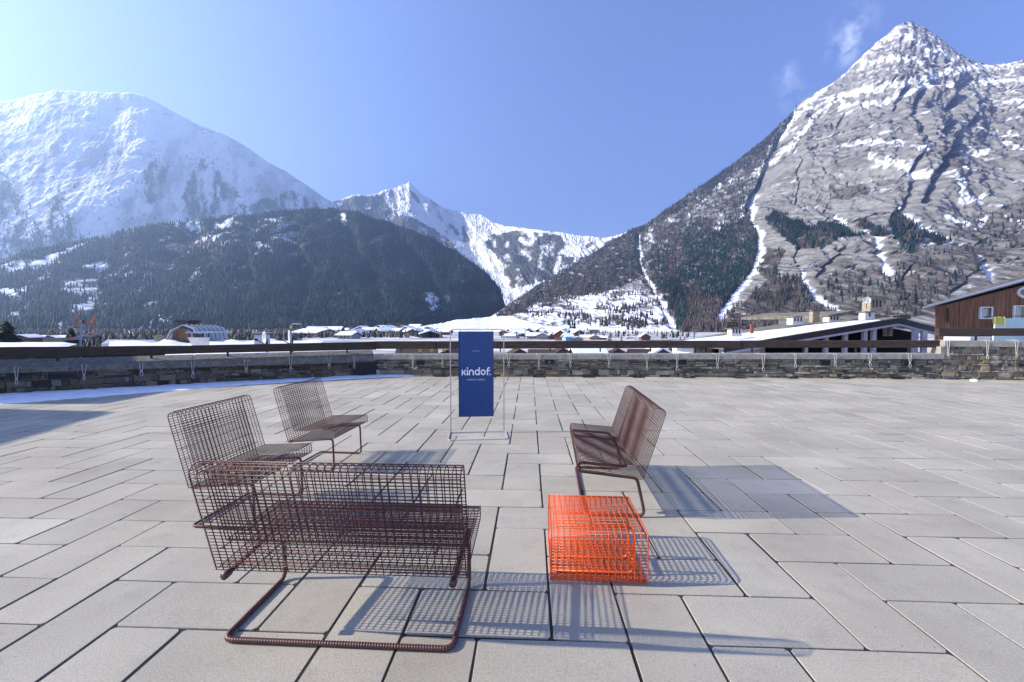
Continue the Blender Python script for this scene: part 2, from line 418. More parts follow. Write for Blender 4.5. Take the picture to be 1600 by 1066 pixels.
def scatter(layer, box, n, dens, hr, brown, name, snowtop=0.0, rad=.17):
    px = RNG.uniform(box[0], box[2], n); py = RNG.uniform(box[1], box[3], n)
    t = layer.t(px, py); ok = (t > 0.0) & (t < 1.0)
    px, py = px[ok], py[ok]
    keep = RNG.uniform(0, 1, len(px)) < dens(px, py); px, py = px[keep], py[keep]
    P, nr = layer.surf(px, py)
    h = RNG.uniform(hr[0], hr[1], len(px))*RNG.choice([1, 1, 1, .7], len(px))
    b = RNG.uniform(0, 1, len(px)) < np.clip(brown(px, py), 0, 1)
    c = np.where(b[:, None], LARCH, DARK)*RNG.uniform(.6, 1.5, (len(px), 1))
    c = c*np.clip(1+.9*fbm(px, py*1.3, px*0, 34, 4, 191, .6), .45, 1.8)[:, None]
    P = P-np.array([0, 0, 1.0]); h = np.where(b, h*.9, h)
    return forest(name, P, h, c, rad)

# ---- masks painted on the slopes, in survey pixels of each slope
def polymask(px, py, polys, wob=6, sc=22, seed=3):
    wx = px+wob*fbm(px, py, px*0, sc, 4, seed, .6); wy = py+wob*fbm(px, py, px*0+7, sc, 4, seed+9, .6)
    m = np.zeros(np.shape(px), bool)
    for p in polys: m |= in_poly(wx, wy, p)
    return m.astype(float)
def linemask(px, py, lines, wob=3, seed=5, rag=.7):
    wx = px+wob*fbm(px, py, px*0, 12, 4, seed, .6); wy = py+wob*fbm(px, py, px*0+7, 12, 4, seed+9, .6)
    n = fbm(px, py, px*0, 5, 4, seed+3, .6)
    m = np.zeros(np.shape(px))
    for w0, w1, pts in lines:
        d = line_dist(wx, wy, pts)
        y0, y1 = pts[0][1], pts[-1][1]; tt = np.clip((py-y0)/((y1-y0) or 1), 0, 1); w = w0+(w1-w0)*tt
        m = np.maximum(m, 1-sstep(.55, 1.15, d/w+rag*n))
    return m

ROCK = (.232, .226, .215); ROCKD = (.145, .14, .13); SNOW = (.80, .82, .86); BRUSH = (.10, .083, .072)

# =================== right mountain ===================
R_ridge = [(640, 515), (700, 503), (765, 496), (785, 484), (815, 462), (850, 440), (900, 412), (950, 381), (985, 359), (1010, 350), (1050, 321), (1100, 287), (1150, 252),
           (1200, 213), (1245, 168), (1252, 158), (1300, 130), (1330, 105), (1352, 82), (1375, 62), (1397, 44), (1410, 35), (1425, 33), (1440, 40), (1455, 47), (1480, 65), (1500, 80), (1520, 94), (1545, 102), (1570, 99), (1600, 93), (1680, 88), (1800, 84)]
R_base = [(640, 519), (1800, 519)]
RM = Layer(R_ridge, R_base,
           Dr=[(640, 1000), (765, 1500), (800, 1900), (850, 2300), (985, 2700), (1250, 2700), (1420, 2650), (1520, 2350), (1800, 1900)],
           Db=[(640, 760), (900, 800), (1100, 760), (1400, 640), (1800, 520)], q=1.15)
R_forest = [[(775, 498), (785, 478), (850, 432), (950, 376), (1050, 316), (1150, 246), (1195, 208), (1215, 200), (1188, 262), (1150, 262), (1110, 300), (1060, 330), (1030, 350), (1000, 372), (1010, 420), (990, 440), (930, 462), (880, 470), (830, 490)],
            [(1040, 352), (1070, 345), (1120, 360), (1160, 345), (1178, 350), (1176, 405), (1168, 440), (1140, 470), (1118, 505), (1060, 520), (1045, 480), (1020, 440), (1012, 400), (1020, 375)],
            [(1195, 345), (1212, 328), (1236, 330), (1250, 365), (1290, 345), (1312, 352), (1322, 385), (1290, 384), (1262, 398), (1225, 400), (1205, 380)],
            [(1380, 372), (1396, 335), (1412, 322), (1424, 350), (1422, 375), (1408, 402), (1390, 402)], [(1425, 345), (1455, 358), (1472, 385), (1445, 392), (1428, 375)],
            [(1345, 345), (1362, 335), (1372, 375), (1350, 385)]]
R_larch = [[(1085, 520), (1110, 500), (1150, 480), (1195, 440), (1240, 440), (1262, 470), (1300, 500), (1330, 520)], [(1190, 390), (1215, 400), (1200, 450), (1180, 430)], [(1060, 520), (1075, 480), (1120, 470), (1140, 520)]]
R_brush = [[(1500, 352), (1560, 322), (1650, 300), (1650, 400), (1560, 400), (1500, 440), (1480, 480), (1400, 500), (1300, 500), (1270, 440), (1330, 430), (1400, 410), (1470, 400)],
           [(1290, 290), (1360, 285), (1370, 310), (1300, 300)], [(1440, 250), (1470, 240), (1480, 275), (1450, 270)], [(1185, 270), (1250, 210), (1290, 200), (1240, 240), (1200, 275)]]
R_snow = [(2.5, 6, [(1228, 215), (1206, 262), (1190, 305), (1179, 340), (1188, 368), (1186, 410), (1176, 432), (1150, 462), (1125, 500)]),
          (1.5, 5, [(1000, 368), (1003, 410), (1022, 450), (1040, 490), (1057, 522)]),
          (2, 6, [(1244, 424), (1250, 440), (1275, 462), (1310, 484), (1345, 510)]),
          (5, 5, [(1322, 335), (1338, 352), (1348, 380), (1362, 402), (1385, 432)]),
          (5, 6, [(1415, 325), (1450, 352), (1482, 378), (1502, 405), (1540, 440)]), (4, 4, [(1480, 340), (1515, 350)]), (4, 4, [(1535, 350), (1545, 338)]),
          (3, 3, [(1418, 36), (1385, 60), (1340, 92), (1290, 138), (1252, 166)]),
          (3.5, 6, [(1250, 175), (1300, 160), (1360, 148), (1420, 135), (1480, 110), (1560, 104), (1680, 92)]), (3, 3, [(1205, 238), (1250, 180)]), (3, 3, [(1300, 172), (1370, 165), (1440, 140), (1500, 132)]),
          (3, 3, [(1245, 215), (1275, 180), (1300, 165)]), (3, 3, [(1210, 255), (1235, 232), (1250, 210)]),
          (3, 3, [(1300, 240), (1330, 234), (1380, 240), (1420, 252)]), (3, 3, [(1340, 260), (1400, 268), (1440, 280)]),
          (4, 3, [(1480, 200), (1540, 208), (1600, 205)]), (4, 4, [(1520, 130), (1575, 124), (1640, 118)]), (3, 3, [(1560, 225), (1600, 230), (1660, 238)]), (4, 4, [(1500, 250), (1540, 245)]),
          (4, 4, [(1530, 160), (1600, 166), (1700, 160)]), (3, 3, [(1455, 275), (1480, 290), (1495, 300)]), (4, 4, [(1495, 310), (1530, 318)]),
          (3, 3, [(1350, 95), (1400, 85), (1450, 92)]), (3, 3, [(1395, 50), (1440, 66), (1500, 92)]), (3, 3, [(1570, 340), (1600, 352)])]
R_open = [[(640, 519), (700, 500), (765, 493), (800, 497), (850, 512), (900, 505), (960, 512), (1060, 515), (1070, 530), (640, 530)]]
R_terr = [[(795, 500), (830, 480), (900, 460), (960, 455), (1000, 450), (1030, 470), (1045, 515), (960, 515), (850, 510)]]
R_clefts = [(8, 90, [(1248, 168), (1232, 205), (1212, 250), (1196, 290), (1186, 312)]), (4.5, 55, [(1198, 275), (1184, 300), (1172, 330)]),
            (6, 60, [(1503, 132), (1492, 165), (1478, 195), (1463, 216)]), (6, 55, [(1487, 222), (1475, 245), (1460, 268), (1456, 312)]), (4.5, 50, [(1418, 262), (1430, 295), (1426, 322)]),
            (3.5, 40, [(1250, 248), (1247, 275), (1256, 312)]), (5, 45, [(1412, 140), (1400, 175), (1425, 200), (1432, 232)]), (5, 50, [(1440, 140), (1420, 200)]), (5, 40, [(1300, 405), (1290, 420), (1270, 438)]),
            (5, 40, [(1232, 385), (1242, 425)]), (4, 30, [(1412, 425), (1410, 450)]), (4, 35, [(1502, 440), (1495, 452), (1480, 462)]), (4, 30, [(1590, 370), (1575, 395)]), (3, 30, [(1350, 225), (1345, 245)]),
            (3, 30, [(1318, 180), (1310, 215)]), (5, 40, [(1522, 190), (1506, 205)])]
def R_strata(X, Y, Z):
    s = ((Z*.8+X*.30+90*fbm(X, Y*.2, Z, 260, 3, 51)+22*fbm(X, Y, Z, 50, 4, 53, .6))/74) % 1.0
    s2 = ((Z*.6-X*.75+60*fbm(X, Y*.2, Z, 150, 4, 57, .6))/46) % 1.0
    return s, s2
def R_disp(px, py, t, X, Y, Z):
    steep = sstep(1150, 1260, px)*sstep(.12, .3, t)+.35
    u = X*.87-Z*.5; v = Z*.87+X*.5
    big = fbm(X, Y*.3, Z, 420, 3, 21)*70
    rid = fbm(u*1.3, Y*.2, v*.38, 170, 5, 31, .5, True)*20
    small = fbm(u*1.4, Y*.2, v*.4, 44, 5, 41, .6, True)*12+fbm(X, Y, Z, 12, 3, 44)*4.5
    s, s2 = R_strata(X, Y, Z)
    g1 = sstep(-.1, .35, fbm(X, Y*.2, Z, 130, 3, 58)); g2 = sstep(-.1, .3, fbm(X, Y*.2, Z, 90, 3, 59))
    led = -(s-.5)*13*g1
    led2 = -(s2-.5)*9*g2
    out = (big+rid+small+led+led2)*steep
    carve = 0
    for w, dep, pts in R_clefts:
        d = line_dist(px+4*fbm(px, py, px*0, 15, 3, 61), py, pts); carve = carve+dep*np.exp(-(d/w)**2)
    for w0, w1, pts in R_snow[:5]: carve = carve+26*np.exp(-(line_dist(px, py, pts)/(w1*1.3))**2)
    flat = 1-sstep(.0, .14, t)*(1-.0*px)
    return 0*px, (-out+carve)*(1-.9*flat), .25*out*(1-flat)
def R_col(px, py, t, X, Y, Z, n):
    c = const(ROCK, px)
    a = fbm(X*.8+Z*.5, Y*.2, Z*.9-X*.4, 60, 5, 71, .6); c = mixc(c, ROCKD, sstep(.05, .45, a)*.8)
    b = fbm(X, Y*.2, Z*.25, 14, 4, 73, .6); c = mixc(c, (.25, .24, .22), sstep(.1, .5, b)*.6)
    c = mixc(c, (.11, .105, .10), sstep(.1, .5, fbm(X*1.2, Y*.2, Z*.2, 9, 3, 77))*.5)
    br = polymask(px, py, R_brush, 14, 30, 4)*sstep(-.35, .1, fbm(X, Y, Z, 45, 4, 81)); c = mixc(c, BRUSH, br*.75)
    low = (1-sstep(.22, .38, t))*sstep(1180, 1260, px); c = mixc(c, BRUSH, low*sstep(-.25, .15, fbm(X, Y, Z, 60, 4, 83))*.6)
    fo = polymask(px, py, R_forest+R_larch, 5, 20, 3); c = mixc(c, (.07, .055, .045), fo*.9)
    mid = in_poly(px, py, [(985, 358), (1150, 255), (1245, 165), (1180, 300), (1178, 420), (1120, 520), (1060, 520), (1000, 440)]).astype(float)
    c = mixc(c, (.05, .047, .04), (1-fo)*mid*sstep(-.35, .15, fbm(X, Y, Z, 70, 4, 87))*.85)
    # snow on ledges and where the map says so
    nz = n[..., 2]; hi = sstep(.45, 1.0, t)
    nn = fbm(X, Y*.5, Z, 16, 5, 91, .72)
    s, s2 = R_strata(X, Y, Z)
    g1 = sstep(-.1, .35, fbm(X, Y*.2, Z, 130, 3, 58))
    sn = sstep(.0, .14, (nz-1.05)+.34*nn+.07*hi)*(1-.9*br)
    thin = (1-sstep(.03, .085, np.minimum(s, 1-s)+.10*fbm(X, Y, Z, 18, 3, 92)))*sstep(.0, .25, fbm(X, Y*.3, Z, 70, 4, 94, .6)+.05+.15*hi)*(1-.8*br)
    thin = thin*sstep(-.05, .25, fbm(px*1.1, py*1.1, px*0, 9, 4, 96, .65))
    sn = np.maximum(sn, thin*.8)
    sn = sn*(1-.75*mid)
    sn = np.maximum(sn, sstep(.22, .4, fbm(px*1.2, py*1.4, px*0, 10, 5, 93, .7))*mid*.85*(1-.6*fo))
    sn = np.maximum(sn, linemask(px, py, R_snow[:6], 5, 95, 1.0)); sn = np.maximum(sn, linemask(px, py, R_snow[6:], 6, 98, 2.2)*sstep(-.45, .1, fbm(px, py, px*0, 6, 4, 101, .65)+.1))
    summit = sstep(.74, .95, t)*sstep(1300, 1360, px)
    sn = np.maximum(sn, sstep(-.02, .22, fbm(X*1.0+Z*.5, Y*.3, Z*1.6, 16, 4, 97, .7)-.14)*summit*.75)
    tr = polymask(px, py, R_terr, 6, 30, 6); sn = np.maximum(sn*(1-tr), tr*sstep(-.28, .02, fbm(px*.25, py*1.3, px*0, 6, 4, 99, .6)+.02))
    sn = np.maximum(sn, polymask(px, py, R_open, 3, 30, 7))
    ck = sstep(.45, .85, fbm(X*1.1+Z*.5, Y*.2, Z*.8-X*.5, 34, 4, 104, .6, True)); c = c*(1-.42*ck[..., None])
    c = c*(1+.45*fbm(X, Y*.2, Z, 9, 3, 102)[..., None])
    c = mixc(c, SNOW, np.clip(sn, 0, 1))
    return c
RM.build('mountain', 1.5, 360, R_disp, R_col, jag=2.2)
def dR(px, py):
    m = polymask(px, py, R_forest, 8, 18, 103); g = sstep(-.35, .0, fbm(px, py, px*0, 18, 4, 105, .6))
    sn = linemask(px, py, R_snow[:5], 3, 95, .3)
    l = polymask(px, py, R_larch, 8, 20, 107)*.5*sstep(-.2, .2, fbm(px, py, px*0, 12, 3, 106))
    mid = in_poly(px, py, [(985, 358), (1150, 255), (1230, 185), (1180, 300), (1178, 420), (1120, 520), (1060, 520), (1000, 440)])*.30
    tr = polymask(px, py, R_terr, 6, 30, 6)*.30*sstep(-.1, .3, fbm(px*.3, py, px*0, 7, 3, 109))
    br = polymask(px, py, R_brush, 10, 30, 4)*.045
    return np.maximum.reduce([m*(.35+.65*g), l, mid+0*px, tr, br])*(1-.95*sn)
scatter(RM, (770, 180, 1640, 519), 120000, dR, (11, 20), lambda x, y: .08+.5*polymask(x, y, R_larch+R_brush+R_terr, 8, 20, 107)+.35*sstep(430, 500, y)+.5*(fbm(x, y, x*0, 30, 3, 111) > .15), 'forest')
def edge(px, py): return sstep(.90, .97, RM.t(px, py))*.7
scatter(RM, (860, 150, 1250, 460), 26000, edge, (14, 24), lambda x, y: .08+0*x, 'forest')

# =================== left forest hill ===================
L_ridge = [(-260, 470), (-120, 438), (0, 408), (60, 394), (110, 386), (150, 375), (200, 360), (250, 352), (300, 345), (360, 337), (420, 331), (480, 327), (520, 326), (560, 334), (600, 346), (640, 359), (670, 370), (700, 385), (730, 404), (755, 421), (772, 438), (781, 452), (790, 480)]
LH = Layer(L_ridge, [(-260, 519), (790, 519)], Dr=[(-260, 1400), (0, 1950), (300, 2350), (520, 2650), (640, 2650), (790, 2300)], Db=[(-260, 700), (0, 850), (400, 1200), (640, 1500), (790, 2100)], q=1.1)
L_gul = [[(395, 335), (385, 400), (375, 480)], [(520, 330), (560, 400), (590, 480)], [(600, 350), (660, 420), (690, 470)], [(300, 350), (250, 420), (240, 490)], [(455, 335), (470, 400), (460, 500)], [(180, 370), (130, 440), (110, 500)]]
def L_disp(px, py, t, X, Y, Z):
    o = fbm(X, Y*.4, Z, 420, 4, 121)*110+fbm(X, Y, Z, 120, 4, 123, .55)*22
    g = 0
    for pts in L_gul: g = g+60*np.exp(-(line_dist(px+7*fbm(px, py, px*0, 30, 3, 139), py, pts)/11)**2)
    return 0*px, (-o+g)*sstep(0, .15, t), .15*o*sstep(0, .15, t)
def L_snow(px, py):
    u = px*.86-py*.5; v = px*.45+py*.9
    s = fbm(u*.22, v, px*0, 9, 4, 131, .62)
    left = 1-sstep(250, 520, px+.6*(py-400)); lowf = sstep(335, 380, py+.1*px)
    s = s+.22*fbm(px, py, px*0, 5, 3, 135, .6); m = sstep(.30, .44, s+.12*left-.03)*np.clip(left+.2, 0, 1)
    m = np.maximum(m, linemask(px, py, [(3, 3, [(388, 440), (378, 478)]), (3, 3, [(332, 350), (372, 347)]), (3, 2, [(385, 355), (400, 362)]), (2.5, 2.5, [(425, 348), (440, 350)]), (3, 3, [(412, 385), (432, 398)]), (3, 3, [(445, 376), (460, 380)]), (4, 5, [(535, 340), (540, 345)]), (5, 7, [(668, 462), (676, 478)]), (4, 4, [(30, 425), (100, 410)]), (4, 4, [(10, 460), (60, 450)])], 6, 133, 1.5))
    return m
def L_open(px, py):
    return (1-sstep(200, 430, px+.5*(py-400)))*sstep(-.05, .25, fbm(px, py*1.3, px*0, 34, 5, 138, .65))
def L_col(px, py, t, X, Y, Z, n):
    c = const((.022, .034, .03), px); c = mixc(c, (.15, .14, .13), (1-sstep(260, 480, px+.5*(py-400)))*sstep(.0, .35, fbm(px, py, px*0, 30, 4, 137))*.8)
    c = mixc(c, (.2, .17, .14), polymask(px, py, [[(250, 380), (300, 362), (350, 372), (330, 390), (270, 395)]], 8, 20)*.7)
    c = mixc(c, (.13, .125, .11), L_open(px, py)*.8)
    return mixc(c, SNOW, L_snow(px, py)*.9)
LH.matname = 'terrain_soft'; LH.build('hill', 2.5, 200, L_disp, L_col, jag=4)
def dL(px, py):
    g = sstep(-.5, -.05, fbm(px, py, px*0, 20, 4, 141, .6))
    return (.25+.75*g)*(1-.93*L_snow(px, py))*(1-.6*L_open(px, py))*(1-.6*polymask(px, py, [[(250, 380), (300, 362), (350, 372), (330, 390), (270, 395)]], 8, 20))
scatter(LH, (-120, 322, 790, 519), 52000, dL, (15, 28), lambda x, y: .05+.16*(fbm(x, y, x*0, 26, 4, 143, .6) > .15)+.3*sstep(485, 515, y)*(x > 380), 'forest')

# =================== left snow mountain ===================
A_ridge = [(-420, 200), (-200, 185), (0, 158), (40, 152), (88, 141), (140, 144), (200, 143), (225, 149), (255, 165), (300, 190), (340, 206), (380, 226), (415, 250), (450, 270), (490, 297), (520, 318), (560, 345)]
AM = Layer(A_ridge, [(-420, 440), (560, 440)], Dr=[(-420, 3050), (0, 3400), (300, 3750), (560, 4150)], Db=[(-420, 1900), (0, 2250), (560, 3300)], q=1.0)
A_for = [[(-60, 280), (0, 262), (18, 285), (48, 330), (76, 388), (60, 420), (-60, 420)], [(84, 420), (78, 330), (96, 300), (118, 345), (140, 392), (130, 420)], [(284, 345), (290, 285), (315, 248), (345, 272), (372, 305), (345, 330), (325, 345)],
         [(215, 300), (222, 265), (245, 240), (262, 262), (258, 300), (235, 320)], [(400, 318), (430, 303), (470, 305), (500, 318), (500, 330), (400, 334)], [(140, 395), (200, 372), (260, 350), (250, 400), (150, 420)], [(345, 335), (420, 312), (440, 330), (360, 345)]]
def A_disp(px, py, t, X, Y, Z):
    o = fbm(X, Y*.3, Z*.5, 650, 4, 151)*60+fbm(X+Z*.25, Y*.2, Z*.35, 190, 5, 153, .6, True)*17+fbm(X, Y*.3, Z, 45, 3, 155)*8
    return 0*px, -o*sstep(0, .12, t), .2*o*sstep(0, .12, t)
def A_col(px, py, t, X, Y, Z, n):
    c = const(SNOW, px)*.97
    s = fbm(X+Z*.3, Y*.2, Z*.22, 95, 5, 161, .62); lowm = 1-sstep(.55, .95, t)
    c = mixc(c, (.30, .31, .33), sstep(.0, .42, s+.14*lowm)*(.40+.40*lowm))
    s2 = fbm(px*.5, py*1.8, px*0, 10, 5, 163, .65); c = mixc(c, (.28, .27, .27), sstep(.22, .5, s2)*sstep(.3, .6, t)*.55)
    f = polymask(px, py, A_for, 16, 16, 9)*sstep(-.25, .2, fbm(px*1.5, py*.35, px*0, 8, 4, 165, .65)+.05)
    return mixc(c, (.07, .075, .07), f*.8)
AM.matname = 'terrain_soft'; AM.build('snow_mountain', 2.5, 230, A_disp, A_col, jag=2.0)
scatter(AM, (-60, 230, 520, 425), 14000, lambda x, y: polymask(x, y, A_for, 16, 16, 9)*.55*sstep(-.3, .1, fbm(x*1.5, y*.35, x*0, 8, 4, 165, .65))+.025, (16, 30), lambda x, y: .1+0*x, 'forest')

# =================== far peak in the middle ===================
C_ridge = [(430, 380), (480, 340), (508, 322), (525, 315), (552, 306), (580, 304), (596, 299), (610, 296), (625, 290), (640, 286), (652, 297), (665, 308), (690, 322), (715, 330), (735, 334), (752, 334), (768, 345), (790, 354), (812, 354), (835, 359), (870, 361), (900, 367), (930, 370), (950, 372), (985, 360), (1010, 352), (1060, 345)]
CM = Layer(C_ridge, [(430, 480), (1060, 480)], Dr=[(430, 4600), (640, 5200), (750, 5200), (850, 4300), (1060, 3800)], Db=[(430, 3400), (700, 3600), (1060, 3100)], q=1.0)
C_for = [[(500, 340), (515, 318), (550, 307), (585, 305), (600, 300), (603, 322), (625, 336), (650, 345), (700, 372), (720, 400), (640, 400), (500, 380)],
         [(752, 376), (772, 366), (800, 358), (836, 362), (880, 368), (888, 382), (870, 395), (905, 400), (880, 430), (800, 455), (790, 430), (776, 400)], [(940, 380), (1010, 352), (1010, 440), (880, 440), (900, 405)]]
C_dark = [(5, 4, [(610, 300), (618, 325)]), (4, 6, [(722, 352), (727, 372)]), (3, 3, [(700, 345), (712, 360)]), (3, 3, [(640, 300), (655, 315)]), (3, 3, [(918, 382), (925, 378)])]
def C_disp(px, py, t, X, Y, Z):
    o = fbm(X+Z*.4, Y*.3, Z*.6, 600, 4, 171)*110+fbm(X+Z*.5, Y*.2, Z*.5, 200, 5, 173, .55, True)*55+fbm(X, Y*.3, Z, 50, 3, 175)*9
    gully = 140*np.exp(-(line_dist(px, py, [(690, 330), (735, 390), (788, 445)])/16)**2)
    return 0*px, (-o+gully)*sstep(0, .1, t), .25*o*sstep(0, .1, t)
def C_col(px, py, t, X, Y, Z, n):
    c = const(SNOW, px)
    s = fbm(X+Z*.5, Y*.2, Z*.5, 70, 5, 181, .65); c = mixc(c, (.23, .22, .21), sstep(.14, .42, s)*.7*(1-sstep(840, 880, px)*sstep(.6, .8, t)))
    c = mixc(c, (.17, .16, .16), linemask(px, py, C_dark, 3, 183))
    f = polymask(px, py, C_for, 6, 16, 11)*sstep(-.4, .0, fbm(px, py*.8, px*0, 9, 4, 185, .6)+.08)
    f = f*(1-linemask(px, py, [(4, 3, [(875, 400), (868, 430)]), (5, 5, [(815, 372), (830, 380)]), (3, 3, [(850, 380), (846, 400)])], 3, 187))
    return mixc(c, (.055, .055, .045), f*.93)
CM.build('distant_peak', 1.6, 220, C_disp, C_col, jag=2.5)
scatter(CM, (490, 300, 1010, 460), 11000, lambda x, y: polymask(x, y, C_for, 7, 16, 11)*.7*sstep(-.4, .1, fbm(x, y, x*0, 9, 4, 185, .6)+.08), (14, 26), lambda x, y: .2+0*x, 'forest')

# valley floor, one sheet to the horizon
mb = MB(); GZ = -9.0
xs = [-30000, -6000, -2000, -900, -400, -150, -40, 40, 150, 400, 900, 2000, 6000, 30000]
ys = [-3000, -400, -60, 14, 30, 60, 120, 250, 500, 900, 1500, 3000, 9000, 40000]
vs = [(x, y, GZ) for y in ys for x in xs]; nx = len(xs)
mb.add(vs, [(j*nx+i, j*nx+i+1, (j+1)*nx+i+1, (j+1)*nx+i) for j in range(len(ys)-1) for i in range(nx-1)])
tag(mb.build('ground', M['ground_mix']), kind='structure')
# ------------------------------------------------------------------ terrace paving (herringbone, one surface)
S_ = H/4.1087; YAW = -.04209; OX, OY = 2.5316*S_, 5.22334*S_
def cell(i, j): return (OX+S_*(i*math.cos(YAW)-j*math.sin(YAW)), OY+S_*(i*math.sin(YAW)+j*math.cos(YAW)))
# wall foot lines
WL1 = gr(0, 619.5); WL2 = gr(300, 603); WL0 = tuple(WL1[k]-1.3*(WL2[k]-WL1[k]) for k in range(3)); WC = gr(585, 588.3); WR1 = gr(1060, 589.5); WR2 = gr(1472, 592.5); WR3 = gr(1600, 594.3); WR4 = gr(2100, 602)
FOOT = [WL0, WL1, WL2, WC, WR1, WR2, WR3, WR4]
def inside(x, y):
    return in_poly(np.array([x]), np.array([y]), [(p[0]*1.004, p[1]+.12) for p in FOOT]+[(24, -6), (-26, -6)])[0]
mb = MB()
def slab(i0, j0, w, h):
    cx, cy = cell(i0+w/2, j0+h/2)
    if not inside(cx, cy): return
    g = random.uniform(.0045, .0085)
    gx = g*random.uniform(.8, 1.6); gy = g*random.uniform(.5, 1.0)
    hw, hh = w*S_/2-gx, h*S_/2-gy
    z = random.gauss(0, .0008); tx, ty = random.gauss(0, .0008), random.gauss(0, .0008)
    rot = YAW+random.gauss(0, .003); cr, sr = math.cos(rot), math.sin(rot)
    ch = .0022
    v = random.gauss(1, .055); wm = random.gauss(0, .008)
    base = (.385*v*(1+wm), .356*v, .292*v*(1-wm))
    def ring(dx, dy, zz):
        # slightly chipped corners: eight points a ring
        c = .012+random.random()*.006; out = []
        for sx, sy in ((-1, -1), (1, -1), (1, 1), (-1, 1)):
            a, b = (sx*dx, sy*(dy-c)), (sx*(dx-c), sy*dy)
            if sx*sy > 0: a, b = a, b
            else: a, b = b, a
            for q in ((a, b)):
                X = cx+q[0]*cr-q[1]*sr; Y = cy+q[0]*sr+q[1]*cr
                out.append((X, Y, z+zz+tx*q[0]/hw+ty*q[1]/hh))
        return out
    random_state = random.getstate(); A = ring(hw, hh, -.03); random.setstate(random_state); B = ring(hw, hh, -ch); random.setstate(random_state); C = ring(hw-ch, hh-ch, 0)
    n = 8
    fs = [tuple(2*n+k for k in range(n))]
    for o in (0, n): fs += [(o+k, o+(k+1) % n, o+n+(k+1) % n, o+n+k) for k in range(n)]
    mb.add(A+B+C, fs, 0, base)
for k in range(-60, 70):
    for m in range(-22, 22):
        i, j = k+4*m, -k
        if j < -10 or j > 38 or i < -36 or i > 46: continue
        slab(i, j, 2, 1)
        slab(i+2, j, 1, 2)
pav = mb.build('paving', M['paving'], col=True); tag(pav, kind='structure')
mb = MB(); poly = [(p[0], p[1]+.15, -.0055) for p in FOOT]+[(26, -8, -.0055), (-28, -8, -.0055)]
n = len(poly); mb.add(poly+[(x, y, -1.2) for x, y, z in poly], [tuple(range(n-1, -1, -1))]+[(k, (k+1) % n, n+(k+1) % n, n+k) for k in range(n)])
tag(mb.build('terrace', M['joint']), kind='structure')

# ------------------------------------------------------------------ walls
def lerp(a, b, t): return tuple(a[k]+(b[k]-a[k])*t for k in range(3))
def zof(py, D): return float(at(0, py, D)[2])
def stone_wall(name, pts, heights, thick, label, sun_face, rows_h=.075, shade_dim=1.0):
    """pts: foot line (left to right), heights: underside of coping at each point"""
    root = empty(name, pts[0], 0, label, 'wall')
    core = MB(); st = MB()
    base = np.array(pts[0])
    for a, b, ha, hb in zip(pts[:-1], pts[1:], heights[:-1], heights[1:]):
        a = np.array(a)-base; b = np.array(b)-base; d = b-a; Ln = np.linalg.norm(d); u = d/Ln; nrm = np.array([-u[1], u[0], 0])
        core.quadbox([a+nrm*.05+(0, 0, -.6), b+nrm*.05+(0, 0, -.6), b+nrm*thick+(0, 0, -.6), a+nrm*thick+(0, 0, -.6)],
                     [a+nrm*.05+(0, 0, ha), b+nrm*.05+(0, 0, hb), b+nrm*thick+(0, 0, hb), a+nrm*thick+(0, 0, ha)])
        z = 0.0; hm = max(ha, hb)
        while z < hm-.02:
            rh = random.choice([.035, .05, .06, .08, .1, .14])*random.uniform(.9, 1.1); 
            if z+rh > hm-.03: rh = hm-z-.002
            x = -random.random()*.1
            while x < Ln:
                ln = random.choice([.07, .1, .15, .2, .3, .4])*random.uniform(.8, 1.2)
                x2 = min(x+ln, Ln); x1 = max(x, 0)
                if x2-x1 > .03:
                    top = ha+(hb-ha)*((x1+x2)/2/Ln)
                    z2 = min(z+rh-.008, top-.002)
                    if z2-z > .015:
                        dep = random.uniform(-.015, .045); g = .006
                        f = lambda s, zz, q: a+u*s+nrm*q+np.array([0, 0, zz])
                        j = lambda: random.uniform(-.011, .011)
                        tone = random.choice([(.30, .27, .20), (.22, .205, .165), (.34, .30, .21), (.18, .165, .14), (.27, .21, .13), (.33, .31, .26), (.12, .105, .085)])
                        v = random.uniform(.55, 1.15)*shade_dim
                        f0 = [f(x1+g+j(), z+.004+j(), dep), f(x2-g+j(), z+.004+j(), dep+random.uniform(-.012, .012)), f(x2-g+j(), z2+j(), dep+random.uniform(-.01, .015)), f(x1+g+j(), z2+j(), dep+random.uniform(-.01, .015))]
                        f1 = [f(x1+g, z+.002, .07), f(x2-g, z+.002, .07), f(x2-g, z2, .07), f(x1+g, z2, .07)]
                        st.quadbox(f1, f0, 0, tuple(c*v for c in tone))
                x += ln
            z += rh
    core.build('core', M['mortar'], root); st.build('stonework', M['stone'], root, col=True)
    return root
